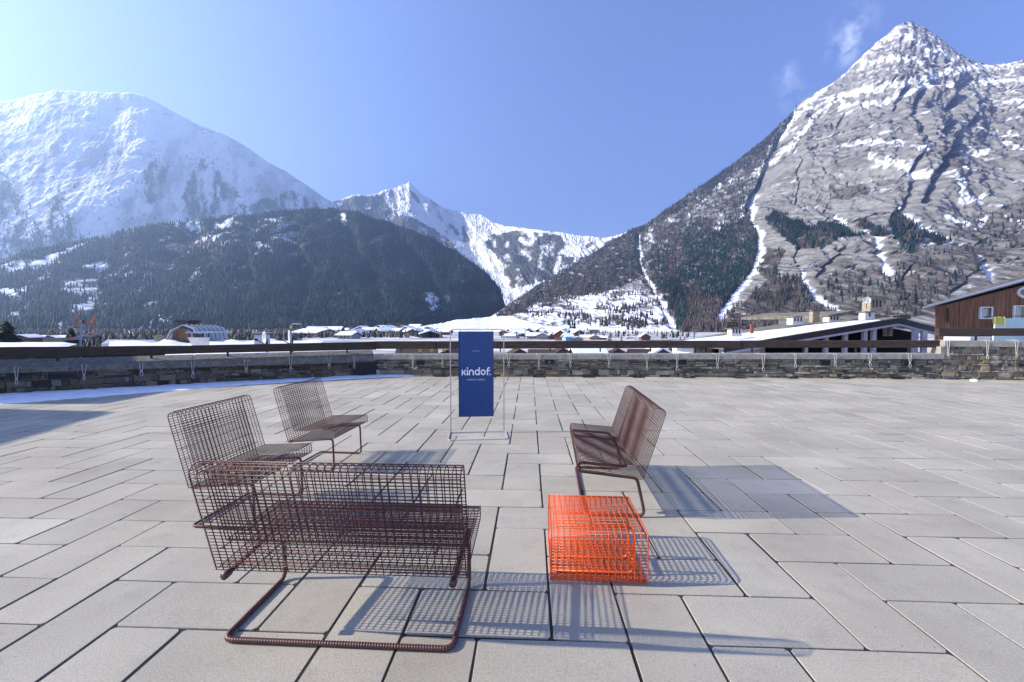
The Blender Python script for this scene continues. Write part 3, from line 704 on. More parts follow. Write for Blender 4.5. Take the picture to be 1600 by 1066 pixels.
def coping(root, pts, z0s, z1s, over, thick, joint=1.15, sm='coping', rise=0.0):
    mb = MB(); base = np.array(root.location)
    for a, b, za, zb, ta, tb in zip(pts[:-1], pts[1:], z0s[:-1], z0s[1:], z1s[:-1], z1s[1:]):
        a = np.array(a)-base; b = np.array(b)-base; d = b-a; Ln = np.linalg.norm(d); u = d/Ln; nrm = np.array([-u[1], u[0], 0])
        n = max(1, round(Ln/joint))
        for k in range(n):
            s0, s1 = Ln*k/n+.003, Ln*(k+1)/n-.003
            f = lambda s, q, z: a+u*s+nrm*q+np.array([0, 0, z])
            zz = lambda s: za+(zb-za)*s/Ln
            tt = lambda s: ta+(tb-ta)*s/Ln
            e = random.uniform(-.004, .004)
            bt = [f(s0, -over+e, zz(s0)), f(s1, -over+e, zz(s1)), f(s1, thick, zz(s1)), f(s0, thick, zz(s0))]
            md = [f(s0, -over+e, tt(s0)-.012), f(s1, -over+e, tt(s1)-.012), f(s1, thick, tt(s1)-.012+rise), f(s0, thick, tt(s0)-.012+rise)]
            tp = [f(s0, -over+.012+e, tt(s0)+e*.5), f(s1, -over+.012+e, tt(s1)+e*.5), f(s1, thick-.01, tt(s1)+rise), f(s0, thick-.01, tt(s0)+rise)]
            mb.add(list(bt)+list(md)+list(tp), [(3, 2, 1, 0), (0, 1, 5, 4), (1, 2, 6, 5), (2, 3, 7, 6), (3, 0, 4, 7), (4, 5, 9, 8), (5, 6, 10, 9), (6, 7, 11, 10), (7, 4, 8, 11), (8, 9, 10, 11)])
    return mb.build('coping', M[sm], root)
def railing(name, pts, z0s, z1s, off, label, blen=2.4, posts=1.7, foot=None):
    root = empty(name, pts[0], 0, label, 'railing'); base = np.array(pts[0])
    for a, b, za, zb, ta, tb in zip(pts[:-1], pts[1:], z0s[:-1], z0s[1:], z1s[:-1], z1s[1:]):
        a = np.array(a)-base; b = np.array(b)-base; d = b-a; Ln = np.linalg.norm(d); u = d/Ln; nrm = np.array([-u[1], u[0], 0])
        n = max(1, round(Ln/blen))
        for k in range(n):
            mb = MB(); s0, s1 = (Ln*k/n+.004 if k else -.02), (Ln*(k+1)/n-.004 if k < n-1 else Ln+.085); e = random.uniform(-.006, .006)
            f = lambda s, q, z: a+u*s+nrm*q+np.array([0, 0, z])
            z0 = lambda s: za+(zb-za)*s/Ln+e
            z1 = lambda s: ta+(tb-ta)*s/Ln+e
            m = 7; vs = []
            for i in range(m):
                s = s0+(s1-s0)*i/(m-1); w = random.uniform(-.004, .004)
                vs += [f(s, off+w, z0(s)+.008), f(s, off+w, z1(s)-.01), f(s, off+.012+w, z1(s)+w*.6), f(s, off+.088, z1(s)+w*.5), f(s, off+.1, z1(s)-.01), f(s, off+.1, z0(s)+.008), f(s, off+.09, z0(s)), f(s, off+.01, z0(s))]
            fs = [(i*8+j, (i+1)*8+j, (i+1)*8+(j+1) % 8, i*8+(j+1) % 8) for i in range(m-1) for j in range(8)]
            fs += [tuple(range(8)), tuple((m-1)*8+j for j in range(7, -1, -1))]
            mb.add(vs, fs); mb.build('beam', M['beam'], root)
        npost = max(1, round(Ln/posts))
        for k in range(npost):
            s = Ln*(k+.5)/npost; mb = MB(); zt = ta+(tb-ta)*s/Ln; z0v = za+(zb-za)*s/Ln
            ft = foot(s/Ln) if foot else .6
            p = a+u*s+nrm*(off+.13)
            mb.box(p[0]-.02, p[0]+.02, p[1]-.02, p[1]+.02, ft, zt-.03)
            mb.build('post', M['steel_dark'], root)
    return root
TH = .42
def zz(py, foot): return zof(py, foot[1])
# left wall
lw = [WL0, WL1, WL2, WC]
dl0 = zz(585, WL1); 
cz0 = [zz(584, WL1)-.03, zz(583.5, WL1), zz(574, WL2), zz(565.5, WC)]; cz1 = [zz(575, WL1)-.0, zz(575, WL1), zz(565, WL2), zz(556, WC)]
w1 = stone_wall('stone_wall', lw, cz0, TH, 'low rubble stone wall in shade along the left edge of the terrace', False, shade_dim=.5)  # stone colours halved here to paint in the shade on this wall
coping(w1, lw, cz0, cz1, .05, TH, rise=.17, sm='coping_shaded_mossy')
railing('wooden_railing', lw, [zz(561, WL1), zz(561, WL1), zz(553, WL2), zz(547, WC)], [zz(542.5, WL1), zz(542.5, WL1), zz(540.5, WL2), zz(534.3, WC)], .12,
        'dark weathered timber railing above the shaded left wall', foot=lambda t: .68)
# middle wall
mw = [WC, WR1, WR2]
cz0 = [zz(561.5, WC), zz(561.5, WR1), zz(561, WR2)]; cz1 = [zz(553.5, WC), zz(553, WR1), zz(552.5, WR2)]
w2 = stone_wall('stone_wall', mw, cz0, TH, 'long low rubble stone wall with pale coping behind the blue banner', True)
coping(w2, mw, cz0, cz1, .05, TH)
railing('wooden_railing', mw, [zz(546, WC), zz(544.3, WR1), zz(543.8, WR2)], [zz(534, WC), zz(532.6, WR1), zz(532.4, WR2)], .12,
        'brown timber board railing above the long middle wall', blen=1.9, foot=lambda t: .8)
# right, higher wall
rw = [WR2, WR3, WR4]
r2 = (WR2[0]+.02, WR2[1], 0)
cz0 = [zz(541.5, WR2)]*3; cz1 = [zz(532.3, WR2)]*3
w3 = stone_wall('stone_wall', rw, cz0, TH+.03, 'higher rubble stone wall at the right edge of the terrace', True)
coping(w3, rw, cz0, cz1, .05, TH+.03)
# squared end block of the higher wall
b = np.array(WR2)-np.array(WR2)
mb = MB(); za = zz(556, WR2); 
mb.box(-.08, .17, -.012, TH, za, cz0[0]-.004); mb.build('end_block', M['coping'], w3)
railing('wooden_railing', [(WR2[0]-.02, WR2[1], 0), WR3, WR4], [zz(525, WR2)]*3, [zz(513, WR2)]*3, .12, 'brown timber railing above the higher wall in front of the red-brown house', blen=6, foot=lambda t: cz1[0]-.02)

# recessed wall lights and the dark opening
def on_wall(px, py, out=0.0):
    """point on the face of whichever wall stands at that pixel column"""
    best = None
    for a, b in zip(FOOT[:-1], FOOT[1:]):
        # ray in plan
        dx = (px-800)/F; dy = CP+((533-py)/F)*SP
        ax, ay = a[0], a[1]; ux, uy = b[0]-a[0], b[1]-a[1]
        den = dx*uy-dy*ux
        k = (ax*uy-ay*ux)/den; t = (ax*dy-ay*dx)/den
        t = (dx*ay-dy*ax)/(dy*ux-dx*uy) if abs(dy*ux-dx*uy) > 1e-9 else 0
        if -1e-3 <= t <= 1.001 and k > 0:
            u = np.array([ux, uy, 0]); u /= np.linalg.norm(u); n = np.array([-u[1], u[0], 0])
            z = H+((-SP)+((533-py)/F)*CP)*k
            return np.array([ax+ux*t, ay+uy*t, z])-n*out, u, n
    raise ValueError(px)
VENTS = [(97, 588, 28, 10, 'far left, between the first two cable ties'), (428, 574, 16, 7, 'near the two satellite dishes'), (657, 567, 13, 7, 'just right of the black hatch'),
         (859, 565.5, 14, 7, 'right of the blue banner'), (1065, 566, 14, 8, 'behind the tilted bench'), (1289, 567, 15, 9, 'below the white pillared chalet'), (1419, 568, 17, 9, 'in the higher wall'), (1596, 569, 12, 9, 'at the right edge of the photo')]
for px, py, w, h, where in VENTS:
    p, u, n = on_wall(px, py); sc = np.linalg.norm(p[:2]-0)/F*1.0; D = p[1]/F
    cosv = abs(u[0]); ww = w*D/max(cosv, .4); hh = h*D
    root = empty('wall_light', p, math.atan2(u[1], u[0]), 'black recessed light in the stone wall, '+where, 'wall light', 'lights set into the terrace wall')
    mb = MB(); fw = .018
    x, z = ww/2, hh/2
    for b_ in ((-x, x, -z, -z+fw), (-x, x, z-fw, z), (-x, -x+fw, -z+fw, z-fw), (x-fw, x, -z+fw, z-fw)): mb.box(b_[0], b_[1], -.035, .05, b_[2], b_[3])
    mb.build('frame', M['steel_dark'], root)
    mb = MB(); mb.box(-x+fw, x-fw, -.012, .03, -z+fw, z-fw); mb.build('lens', M['black'], root)
p, u, n = on_wall(571, 575.5); D = p[1]/F; p[2] = 0
root = empty('wall_hatch', p, math.atan2(u[1], u[0]), 'black square hatch set low in the stone wall near its corner', 'hatch')
zt = zof(564.5, p[1]); x = 18*D/abs(u[0])*.95
mb = MB(); mb.box(-x, x, -.03, .06, .01, zt-.02); mb.build('door', M['black'], root)
mb = MB(); mb.box(-x-.03, -x, -.05, .06, 0, zt); mb.box(x, x+.03, -.05, .06, 0, zt); mb.box(-x-.03, x+.03, -.052, .06, zt-.019, zt+.012); mb.build('frame', M['steel_dark'], root)

# pale cable ties hanging over the coping
TIES = [28, 133, 222, 302, 385, 454, 514, 553, 646, 692, 795, 842, 891, 951, 1010, 1057, 1120, 1191, 1241, 1303, 1357, 1419, 1479, 1540, 1585]
for q, px in enumerate(TIES):
    low = px < 600; hi = px > 1474
    yb = (575+(px/585)*-19) if low else (532.5 if hi else 553.5)
    yc = (584-(px/585)*18) if low else (541.5 if hi else 561.5)
    p, u, n = on_wall(px, yb, .06)
    zt = p[2]; zc = zof(yc, p[1]); zb = max(.1, zt-random.uniform(.38, .55)*(1.25 if hi else 1)*(.85 if low else 1))
    root = empty('cable_tie', (p[0], p[1], 0), math.atan2(u[1], u[0]), None, 'cable tie', 'pale cable ties looped over the terrace wall')
    place = ('far left of the shaded wall' if px < 60 else 'below the rooftop aerial' if px < 160 else 'between the rooftop aerial and the gambrel dormer' if px < 240 else 'below the gambrel dormer' if px < 340 else 'right of the gambrel dormer' if px < 400 else
             'below the white satellite dishes' if px < 480 else 'left of the black hatch' if px < 540 else 'beside the black hatch' if px < 600 else 'left of the two cable ties beside the banner' if px < 660 else 'just left of the blue banner' if px < 720 else
             'just right of the blue banner' if px < 800 else {842: 'second to the right of the banner', 891: 'third to the right of the banner', 951: 'fourth to the right of the banner', 1010: 'right behind the tilted bench back', 1057: 'left of the wall light behind the bench', 1120: 'where the snowy chalet roof begins',
             1191: 'under the snowy slope of the chalet roof', 1241: 'under the chalet chimneys', 1303: 'right of the wall light under the chalet', 1357: 'under the twin pillars of the chalet', 1419: 'near the end of the middle wall', 1479: 'at the step between the walls', 1540: 'under the yellow cloths', 1585: 'closest to the right edge on the higher wall'}.get(px))
    root['label'] = 'pale cord looped over the coping, '+place
    w = random.uniform(.03, .06)
    for sgn in (-1, 1):
        mb = MB()
        pts = [(sgn*w*1.6+random.uniform(-.02, .02), .24, zt+.02), (sgn*w*1.5, .1, zt+.015), (sgn*w, .02, zt+.008), (sgn*w*.8, -.008, zt-.02), (sgn*w*.55, -.012, zc), (sgn*w*.25, -.014, zc-(zc-zb)*.55), (0.004*sgn, -.02, zb+.13)]
        mb.tube(fillet(pts, .03, 4), .0075, 6); mb.build('strand', M['cable'], root, smooth=True)
    mb = MB(); lw_ = random.uniform(.015, .04)
    loop = [(0, -.02, zb+.14), (-lw_, -.022, zb+.08), (-lw_*.8, -.022, zb+.02), (0, -.022, zb), (lw_*.8, -.022, zb+.02), (lw_, -.022, zb+.08)]
    mb.tube(fillet(loop, .03, 4, True), .007, 6, closed=True); mb.build('loop', M['cable'], root, smooth=True)
    mb = MB(); mb.box(-.014, .014, -.036, -.006, zb+.118, zb+.15); mb.build('knot', M['cable'], root)
# yellow clamps under the rail
for px, nm in ((654.5, 'left one of the three'), (673, 'middle one of the three'), (692, 'right one of the three, next to the banner')):
    p, u, n = on_wall(px, 547.5, -.14)
    root = empty('rail_clamp', p, math.atan2(u[1], u[0]), 'yellow box clipped under the timber railing, '+nm, 'clamp', 'yellow clamps under the railing')
    mb = MB(); mb.quadbox([(-.04, -.04, -.05), (.045, -.04, -.05), (.045, .03, -.05), (-.04, .03, -.05)], [(-.045, -.045, .025), (.048, -.045, .025), (.048, .03, .025), (-.045, .03, .025)]); mb.build('housing', M['yellow'], root)
    mb = MB(); mb.box(-.03, .03, -.052, -.046, -.03, -.005); mb.build('latch', M['steel_dark'], root)

# snow strip along the shaded wall
def snow_strip():
    mb = MB(); top = []; n = 90
    fr = []
    for k in range(n+1):
        px = -330+(690+330)*k/n
        yb = np.interp(px, [-420, 0, 300, 585, 700], [659, 619.5, 603, 588.3, 586.2])
        ye = np.interp(px, [-420, 0, 100, 200, 300, 400, 480, 560, 620, 700], [680, 632.5, 624.5, 616.5, 608.5, 600.5, 596, 591.8, 589.3, 587.0])+random.uniform(-.5, .5)
        a, u, n_ = on_wall(px, 575, .0); a = np.array([a[0], a[1], 0.0])+n_*.04
        b = np.array(gr(px, ye, 0.0)) if px > 0 else a-n_*1.46*random.uniform(.97, 1.03)
        fr.append((a, b))
    m = 8; vs = []
    for k, (a, b) in enumerate(fr):
        for i in range(m+1):
            t = i/m; p = a+(b-a)*t
            z = .075*math.sqrt(max(0, 1-t))*(1-.3*random.random())+.006*random.random() if i < m else -.006
            vs.append((p[0]+random.uniform(-.02, .02), p[1]+random.uniform(-.02, .02), z))
    fs = [(k*(m+1)+i, (k+1)*(m+1)+i, (k+1)*(m+1)+i+1, k*(m+1)+i+1) for k in range(n) for i in range(m)]
    fs = [f[::-1] for f in fs]
    mb.add(vs, fs); o = mb.build('snow', M['snow'], smooth=True); return tag(o, kind='structure')
snow_strip()
mb = MB(); c = gr(1522, 595.8); vs = []; fs = []
for i in range(6):
    for j in range(10):
        th = i/5*math.pi/2; r = .085*math.cos(th)*random.uniform(.85, 1.1); vs.append((r*1.4*math.cos(j*.628), r*math.sin(j*.628), .07*math.sin(th)))
for i in range(5):
    for j in range(10): fs.append((i*10+j, i*10+(j+1) % 10, (i+1)*10+(j+1) % 10, (i+1)*10+j))
mb.add(vs, fs); o = mb.build('snow_lump', M['snow'], smooth=True); o.location = c; tag(o, 'small lump of snow on the paving by the higher wall', 'snow lump')
# ------------------------------------------------------------------ wire furniture
def shell_profile():
    zb, rt, ft, jn, sf, sb = .2177, (-.1027, .5791), (-.043, .5931), (.044, .2921), (.3372, .3027), (.3372, .2454)
    return dict(RB=(0, zb), RT=rt, FT=ft, J=jn, SF=sf, SB=sb)
PR = {k: (v[0]*H, v[1]*H) for k, v in shell_profile().items()}
def wire_sheet(mb, prof2, width, r, cu=.0395, cv=.0202, tilt=0.0, sides=6, fillet_r=.035, closed=False):
    """prof2: polyline in (u, z); long wires along it every cu, cross wires every cv"""
    def place(p): return np.array([p[0]-tilt*(p[1]-.2*H), 0, p[1]+tilt*p[0]])
    pts = fillet([place(p) for p in prof2], fillet_r, 6, closed)
    q, t = resample(pts, .03, closed)
    n = round(width/cu)
    for k in range(n+1):
        v = -width/2+width*k/n; P = q+np.array([0, v, 0]); fine = np.array(pts)+np.array([0, v, 0])
        mb.tube(fine if not closed else fine, r*(1.25 if k in (0, n) else 1), sides, closed=closed)
    c, t = resample(pts, cv, closed)
    m = len(c)-1 if closed else len(c)
    T = np.gradient(c, axis=0); T /= np.linalg.norm(T, axis=1)[:, None]
    for k in range(m):
        nrm = np.array([T[k][2], 0, -T[k][0]])
        p = c[k]-nrm*r*1.2
        mb.tube([p+(0, -width/2-.004, 0), p+(0, width/2+.004, 0)], r*.88, 5)
def rail_path(gw, tilt, kind):
    g = gw*H/2; r = .0155; gru, gfu = -.0292*H, .2943*H
    zr0, zr1 = .2177*H-.019, (.2177+.0277*.88)*H-.019
    if kind == 'cantilever':
        return [[(-.012, g, zr0), (gfu, g, zr1), (gfu+.012, g, r), (gru, g, r), (gru, -g, r), (gfu+.012, -g, r), (gfu, -g, zr1), (-.012, -g, zr0)]]
    zl = .232*H
    lo = lambda u, s: (u, s*g, .2177*H+.06*u-.02+tilt*u)
    hi = lambda u, s: (u, s*g*.94, .2177*H+.062+.03*u+tilt*u)
    f = .325*H
    return [[hi(.07*H, 0)] + [hi(.07*H, 1), hi(f, 1), lo(f+.005, 1), lo(.035, 1), (-.035, g, r), (gfu, g, r), (gfu, 0, r)],
            [hi(.07*H, 0)] + [hi(.07*H, -1), hi(f, -1), lo(f+.005, -1), lo(.035, -1), (-.035, -g, r), (gfu, -g, r), (gfu, 0, r)]]
def wire_seat(kind_name, X, Y, ang, width, gw, label, cat, kind='cantilever', tilt=0.0, dz=0.0, rod=.0135, rib=True, wire=.0027):
    root = empty(kind_name, (X*H, Y*H, 0), ang, label, cat, 'brown wire mesh seats around the orange table')
    g = PR
    mb = MB()
    wire_sheet(mb, [g['RB'], g['RT'], g['FT'], g['J']], width*H, wire, tilt=tilt, fillet_r=.05)
    o = mb.build('backrest', M['maroon'], root, smooth=True); o.location.z = dz*H
    mb = MB()
    jn = (g['J'][0]+.003, g['J'][1]-.003)
    wire_sheet(mb, [(g['RB'][0]+.012, g['RB'][1]+.001), g['SB'], g['SF'], jn], width*H, wire, tilt=tilt, fillet_r=.03)
    o = mb.build('seat', M['maroon'], root, smooth=True); o.location.z = dz*H
    mb = MB()
    for path in rail_path(gw, tilt, kind):
        pts = fillet(path, .055 if width > .6 else .04, 7)
        if rib: ribbed(mb, pts, rod)
        else: mb.tube(resample(pts, .03)[0] if False else pts, rod, 10)
    mb.build('base_frame', M['maroon_rod'], root, smooth=True)
    if kind == 'cantilever':
        for s in (-1, 1):
            mb = MB(); y = s*gw*H/2; z = .2177*H-.019
            mb.tube([(-.034, y, z), (.006, y, z+.002)], rod*1.45, 10); mb.build('end_cap', M['maroon_rod'], root, smooth=True)
    return root
wire_seat('wire_bench', -.5474, 1.2929, 1.5174, .8111, .7329, 'wide brown wire mesh bench nearest the camera, seen from behind', 'bench')
wire_seat('wire_bench', .709, 2.5077, 3.0471, .8102, .7329, 'brown wire mesh bench on the right facing left, behind the orange table', 'bench', kind='loop', tilt=.0324, dz=-.0025)
wire_seat('wire_chair', -1.5482, 2.2342, -.0692, .493, .4076, 'brown wire mesh chair just behind the nearest bench', 'chair', rod=.0105, rib=False, wire=.0024)
wire_seat('wire_chair', -1.4989, 3.047, -.0906, .493, .4076, 'brown wire mesh chair farthest back, close to the snow strip', 'chair', rod=.0105, rib=False, wire=.0024)

# orange table: a mesh tube open at both ends with an inner rod frame
FL = gr(861, 913); FR = gr(1012, 918.5)
u = np.array(FR)-np.array(FL); Wd = np.linalg.norm(u); ang = math.atan2(u[1], u[0])
root = empty('wire_table', tuple((np.array(FL)+np.array(FR))/2), ang, 'low orange wire mesh table standing in front of the right bench', 'table')
TD, THt = .60, .345
mb = MB()
def sheet_yz(mb, prof, width, r, cu, cv, fr):
    pts = fillet([np.array([0, p[0], p[1]]) for p in prof], fr, 7, True)
    n = round(width/cu)
    for k in range(n+1): mb.tube(np.array(pts)+np.array([-width/2+width*k/n, 0, 0]), r*(1.2 if k in (0, n) else 1), 6, closed=True)
    c, t = resample(pts, cv, True)
    for k in range(len(c)-1):
        mb.tube([c[k]+(-width/2-.004, 0, 0), c[k]+(width/2+.004, 0, 0)], r*.9, 5)
sheet_yz(mb, [(0, .006), (.0, THt-.005), (TD, THt+.005), (TD, .006)], Wd, .0033, .0405, .0205, .065)
mb.build('mesh_shell', M['orange'], root, smooth=True)
mb = MB()
for y in (.12, .30):
    x = Wd/2-.06
    pts = fillet([(-x-.03, y, .018), (x, y, .018), (x+.0, y, THt-.02), (-x-.03, y, THt-.02)], .05, 6)
    mb.tube(pts, .009, 8)
mb.tube([(Wd/2-.06, .12, .10), (Wd/2-.06, .30, .10)], .009, 8)
mb.build('inner_frame', M['orange'], root, smooth=True)

# ------------------------------------------------------------------ banner stand
bl, br = gr(704.5, 677.5), gr(787.4, 675.6); c0 = (np.array(bl)+np.array(br))/2
u = np.array(br)-np.array(bl); wd = np.linalg.norm(u); ang = math.atan2(u[1], u[0])
root = empty('banner_stand', tuple(c0), ang, 'blue advertising banner hanging in a white tubular floor stand', 'banner stand')
ztop = zof(514.6, c0[1]); x = wd/2; r = .0075
mb = MB(); mb.tube(fillet([(-x, 0, .02), (-x, 0, ztop), (x, 0, ztop), (x, 0, .02)], .06, 7), r, 10); mb.build('frame', M['white_steel'], root, smooth=True)
mb = MB(); f0 = -(c0[1]-gr(740, 688)[1]); mb.tube(fillet([(-x-.015, .03, r), (x+.03, .03, r), (x+.03, f0, r), (-x-.015, f0, r)], .05, 6, True), r*1.25, 10, closed=True); mb.build('base', M['white_steel'], root, smooth=True)
Dp = c0[1]; px2x = lambda px: (px-746)*Dp/F/.999
bx0, bx1 = px2x(716.7), px2x(771.4); bz1, bz0 = zof(518, Dp), zof(651, Dp)
mb = MB(); n = 14; vs = []
for i in range(n+1):
    for j in range(9):
        t = i/n; s = j/8
        vs.append((bx0+(bx1-bx0)*s, -.004+.006*math.sin(s*3.1)*math.sin(t*5+.5), bz1+(bz0-bz1)*t))
fs = [(i*9+j, (i+1)*9+j, (i+1)*9+j+1, i*9+j+1) for i in range(n) for j in range(8)]
m = len(vs); back = [(a, b+.004, c) for a, b, c in vs]
mb.add(vs+back, fs+[tuple(q+m for q in f[::-1]) for f in fs]+[(i*9, m+i*9, m+(i+1)*9, (i+1)*9) for i in range(n)]+[((i+1)*9+8, m+(i+1)*9+8, m+i*9+8, i*9+8) for i in range(n)])
ban = mb.build('banner', M['banner'], root, smooth=True)
for sx, px in ((0, 719.6), (1, 768.8)):
    mb = MB(); xx = px2x(px); mb.tube([(xx, 0, ztop+.008), (xx+.004, -.006, (ztop+bz1)/2), (xx, -.002, bz1-.012)], .0035, 6); mb.build('hook', M['steel_dark'], root, smooth=True)
for s, bx in ((-1, bx0), (1, bx1)):
    mb = MB(); mb.tube([(bx, 0, bz0+.01), ((bx+s*x)/2, 0, bz0-.028), (s*x, -.002, bz0-.02)], .003, 6); mb.build('tie', M['white_steel'], root, smooth=True)
# lettering as thin strokes standing 1 mm off the cloth
ly0, ly1 = zof(586.3, Dp), zof(580.0, Dp)          # baseline and x-height
XH = (zof(577.3, Dp)-zof(586.3, Dp)); ASC = zof(573.8, Dp)-ly0
word = MB(); yb = -.014
def arc(cx, cz, r, a0, a1, n=14): return [(cx+r*math.cos(math.radians(a0+(a1-a0)*k/n)), yb, cz+r*math.sin(math.radians(a0+(a1-a0)*k/n))) for k in range(n+1)]
def stroke(pts, w):
    """flat thick stroke with depth"""
    pts = np.array(pts, float); T = np.gradient(pts, axis=0); T /= np.linalg.norm(T, axis=1)[:, None]+1e-9
    Nn = np.stack([-T[:, 2], 0*T[:, 0], T[:, 0]], 1)
    a, b = pts+Nn*w/2, pts-Nn*w/2; k = len(pts); dd = np.array([0, .004, 0])
    word.add(list(a)+list(b)+list(a+dd)+list(b+dd), [(i, i+1, k+i+1, k+i) for i in range(k-1)]+[(i+1, i, 2*k+i, 2*k+i+1) for i in range(k-1)]+[(k+i, k+i+1, 3*k+i+1, 3*k+i) for i in range(k-1)]+[(0, k, 3*k, 2*k), (k-1, 3*k-1, 4*k-1, 2*k-1)])
wt = XH*.235; R_ = XH/2-wt/2; x0 = px2x(721.6); total = px2x(766.8)-x0
def adv(dx): 
    global cx_
    cx_ += dx
cx_ = x0; gap = XH*.13
L1 = lambda xa, za, xb, zb: stroke([(xa, yb, ly0+za), ((xa+xb)/2, yb, ly0+(za+zb)/2), (xb, yb, ly0+zb)], wt)
# k
L1(cx_+wt/2, 0, cx_+wt/2, XH*1.0); stroke([(cx_+wt, yb-.001, ly0+XH*.5), (cx_+wt*1.9, yb-.001, ly0+XH*.55), (cx_+XH*.78, yb-.001, ly0+XH*.97)], wt*.9)
stroke([(cx_+wt*1.2, yb-.002, ly0+XH*.5), (cx_+wt*1.9, yb-.002, ly0+XH*.47), (cx_+XH*.8, yb-.002, ly0+XH*.03)], wt*.9); adv(XH*.86+gap)
# i
L1(cx_+wt/2, 0, cx_+wt/2, XH*.98); L1(cx_+wt/2, XH*1.14, cx_+wt/2, XH*1.14+wt); adv(wt+gap)
# n
L1(cx_+wt/2, 0, cx_+wt/2, XH*.55); stroke([(cx_+wt/2, yb-.001, ly0+XH*.5)]+[(p[0], yb-.001, p[2]) for p in arc(cx_+wt/2+R_, ly0+XH/2, R_, 180, 0)]+[(cx_+wt/2+2*R_, yb-.001, ly0)], wt); adv(XH+gap)
# d
stroke(arc(cx_+wt/2+R_, ly0+XH/2, R_, 0, 360, 24), wt); stroke([(cx_+wt/2+2*R_, yb-.001, ly0), (cx_+wt/2+2*R_, yb-.001, ly0+XH*.7), (cx_+wt/2+2*R_, yb-.001, ly0+XH*1.38)], wt); adv(XH+gap)
# o
stroke(arc(cx_+wt/2+R_, ly0+XH/2, R_, 0, 360, 24), wt); adv(XH+gap*.8)
# f
stroke([(cx_+wt/2+XH*.12, yb, ly0), (cx_+wt/2+XH*.12, yb, ly0+XH*.7)]+[(p[0], yb, p[2]) for p in arc(cx_+wt/2+XH*.12+R_*.75, ly0+XH*1.38-wt/2-R_*.75, R_*.75, 180, 90, 8)]+[(cx_+XH*.72, yb, ly0+XH*1.38-wt/2)], wt)
stroke([(cx_, yb-.001, ly0+XH*.8), (cx_+XH*.4, yb-.001, ly0+XH*.8), (cx_+XH*.72, yb-.001, ly0+XH*.8)], wt*.85); adv(XH*.62)
stroke([(cx_, yb, ly0+wt/2), (cx_+wt/2, yb, ly0+wt/2), (cx_+wt, yb, ly0+wt/2)], wt); adv(wt)
# fit the word to its printed width
k = total/(cx_-x0); word.v = [(x0+(a-x0)*k, b, c) for a, b, c in word.v]
o = word.build('brand_name', M['lettering'], ban)
def small_text(txt, px_c, py_c, wpx, name):
    cu = bpy.data.curves.new(name, 'FONT'); cu.body = txt; cu.align_x = 'CENTER'; cu.align_y = 'CENTER'; cu.size = 1; cu.extrude = .02; cu.space_character = 1.25; cu.resolution_u = 2
    t = bpy.data.objects.new(name+'_tmp', cu); COL.objects.link(t); dg = bpy.context.evaluated_depsgraph_get(); dg.update()
    me = bpy.data.meshes.new_from_object(t.evaluated_get(dg)); bpy.data.objects.remove(t)
    co = np.zeros(len(me.vertices)*3); me.vertices.foreach_get('co', co); co = co.reshape(-1, 3)
    s = wpx*Dp/F/(co[:, 0].max()-co[:, 0].min())
    V = np.stack([px2x(px_c)+co[:, 0]*s, -.014-co[:, 2]*.05, zof(py_c, Dp)+co[:, 1]*s], 1)
    me.vertices.foreach_set('co', V.reshape(-1)); me.materials.clear(); me.materials.append(M['lettering']); me.update()
    o = bpy.data.objects.new(name, me); COL.objects.link(o); o.parent = ban
small_text('STRONG APPEAL', 744, 593.3, 28, 'tagline')
small_text('FOLLOW US', 744, 548.6, 12.5, 'small_print')
# ------------------------------------------------------------------ buildings next to the terrace
def quad(mb, pts, th, mi=0):
    """thick quad plate: pts counter-clockwise seen from above, thickness downwards"""
    p = [np.array(q, float) for q in pts]; d = np.array([0, 0, -th]); mb.quadbox([q+d for q in p], p, mi)
# left: long snow-covered flat roofs beyond the shaded wall
root = empty('flat_roofed_house', P3(60, 560, 17), 0, 'house with a flat snow-covered roof just beyond the wall at the far left', 'house')
o0 = np.array(root.location)
def part(root, name, mat_, fn, smooth=False):
    mb = MB(); fn(mb); mb.v = [tuple(np.array(v)-np.array(root.location)) for v in mb.v]
    return mb.build(name, mat_, root, smooth)
A = [P3(-260, 547, 13.5), P3(78, 546, 13.5), P3(121, 535.3, 19), P3(-120, 535.3, 19)]
part(root, 'roof', M['slate'], lambda m: quad(m, [(a, b, c-.09) for a, b, c in A], .12))
def snowcap(m, A, th, nx=26, ny=10, amp=.05, seed=1):
    A = [np.array(a, float) for a in A]; vs = []
    for j in range(ny+1):
        for i in range(nx+1):
            s, t = i/nx, j/ny; p = (A[0]*(1-s)+A[1]*s)*(1-t)+(A[3]*(1-s)+A[2]*s)*t
            e = min(s, 1-s, t, 1-t)*nx/2; z = th*min(1, e*1.2+.15)+amp*float(vnoise(np.array([p[0]*1.3+seed]), np.array([p[1]*1.3]), np.array([0.]), 3)[0])*min(1, e)
            vs.append((p[0], p[1], p[2]+z-.085))
    fs = [(j*(nx+1)+i, j*(nx+1)+i+1, (j+1)*(nx+1)+i+1, (j+1)*(nx+1)+i) for j in range(ny) for i in range(nx)]
    m.add(vs, fs)
part(root, 'snow_cover', M['snow'], lambda m: snowcap(m, A, .10), True)
part(root, 'wall', M['h_grey'], lambda m: m.quadbox([(A[0][0], A[0][1]+.5, GZ), (A[1][0]-.3, A[1][1]+.5, GZ), (A[2][0]-.4, A[2][1]-.5, GZ), (A[3][0]+.5, A[3][1]-.5, GZ)],
     [(A[0][0], A[0][1]+.5, A[0][2]-.25), (A[1][0]-.3, A[1][1]+.5, A[1][2]-.25), (A[2][0]-.4, A[2][1]-.5, A[2][2]-.25), (A[3][0]+.5, A[3][1]-.5, A[3][2]-.25)]))
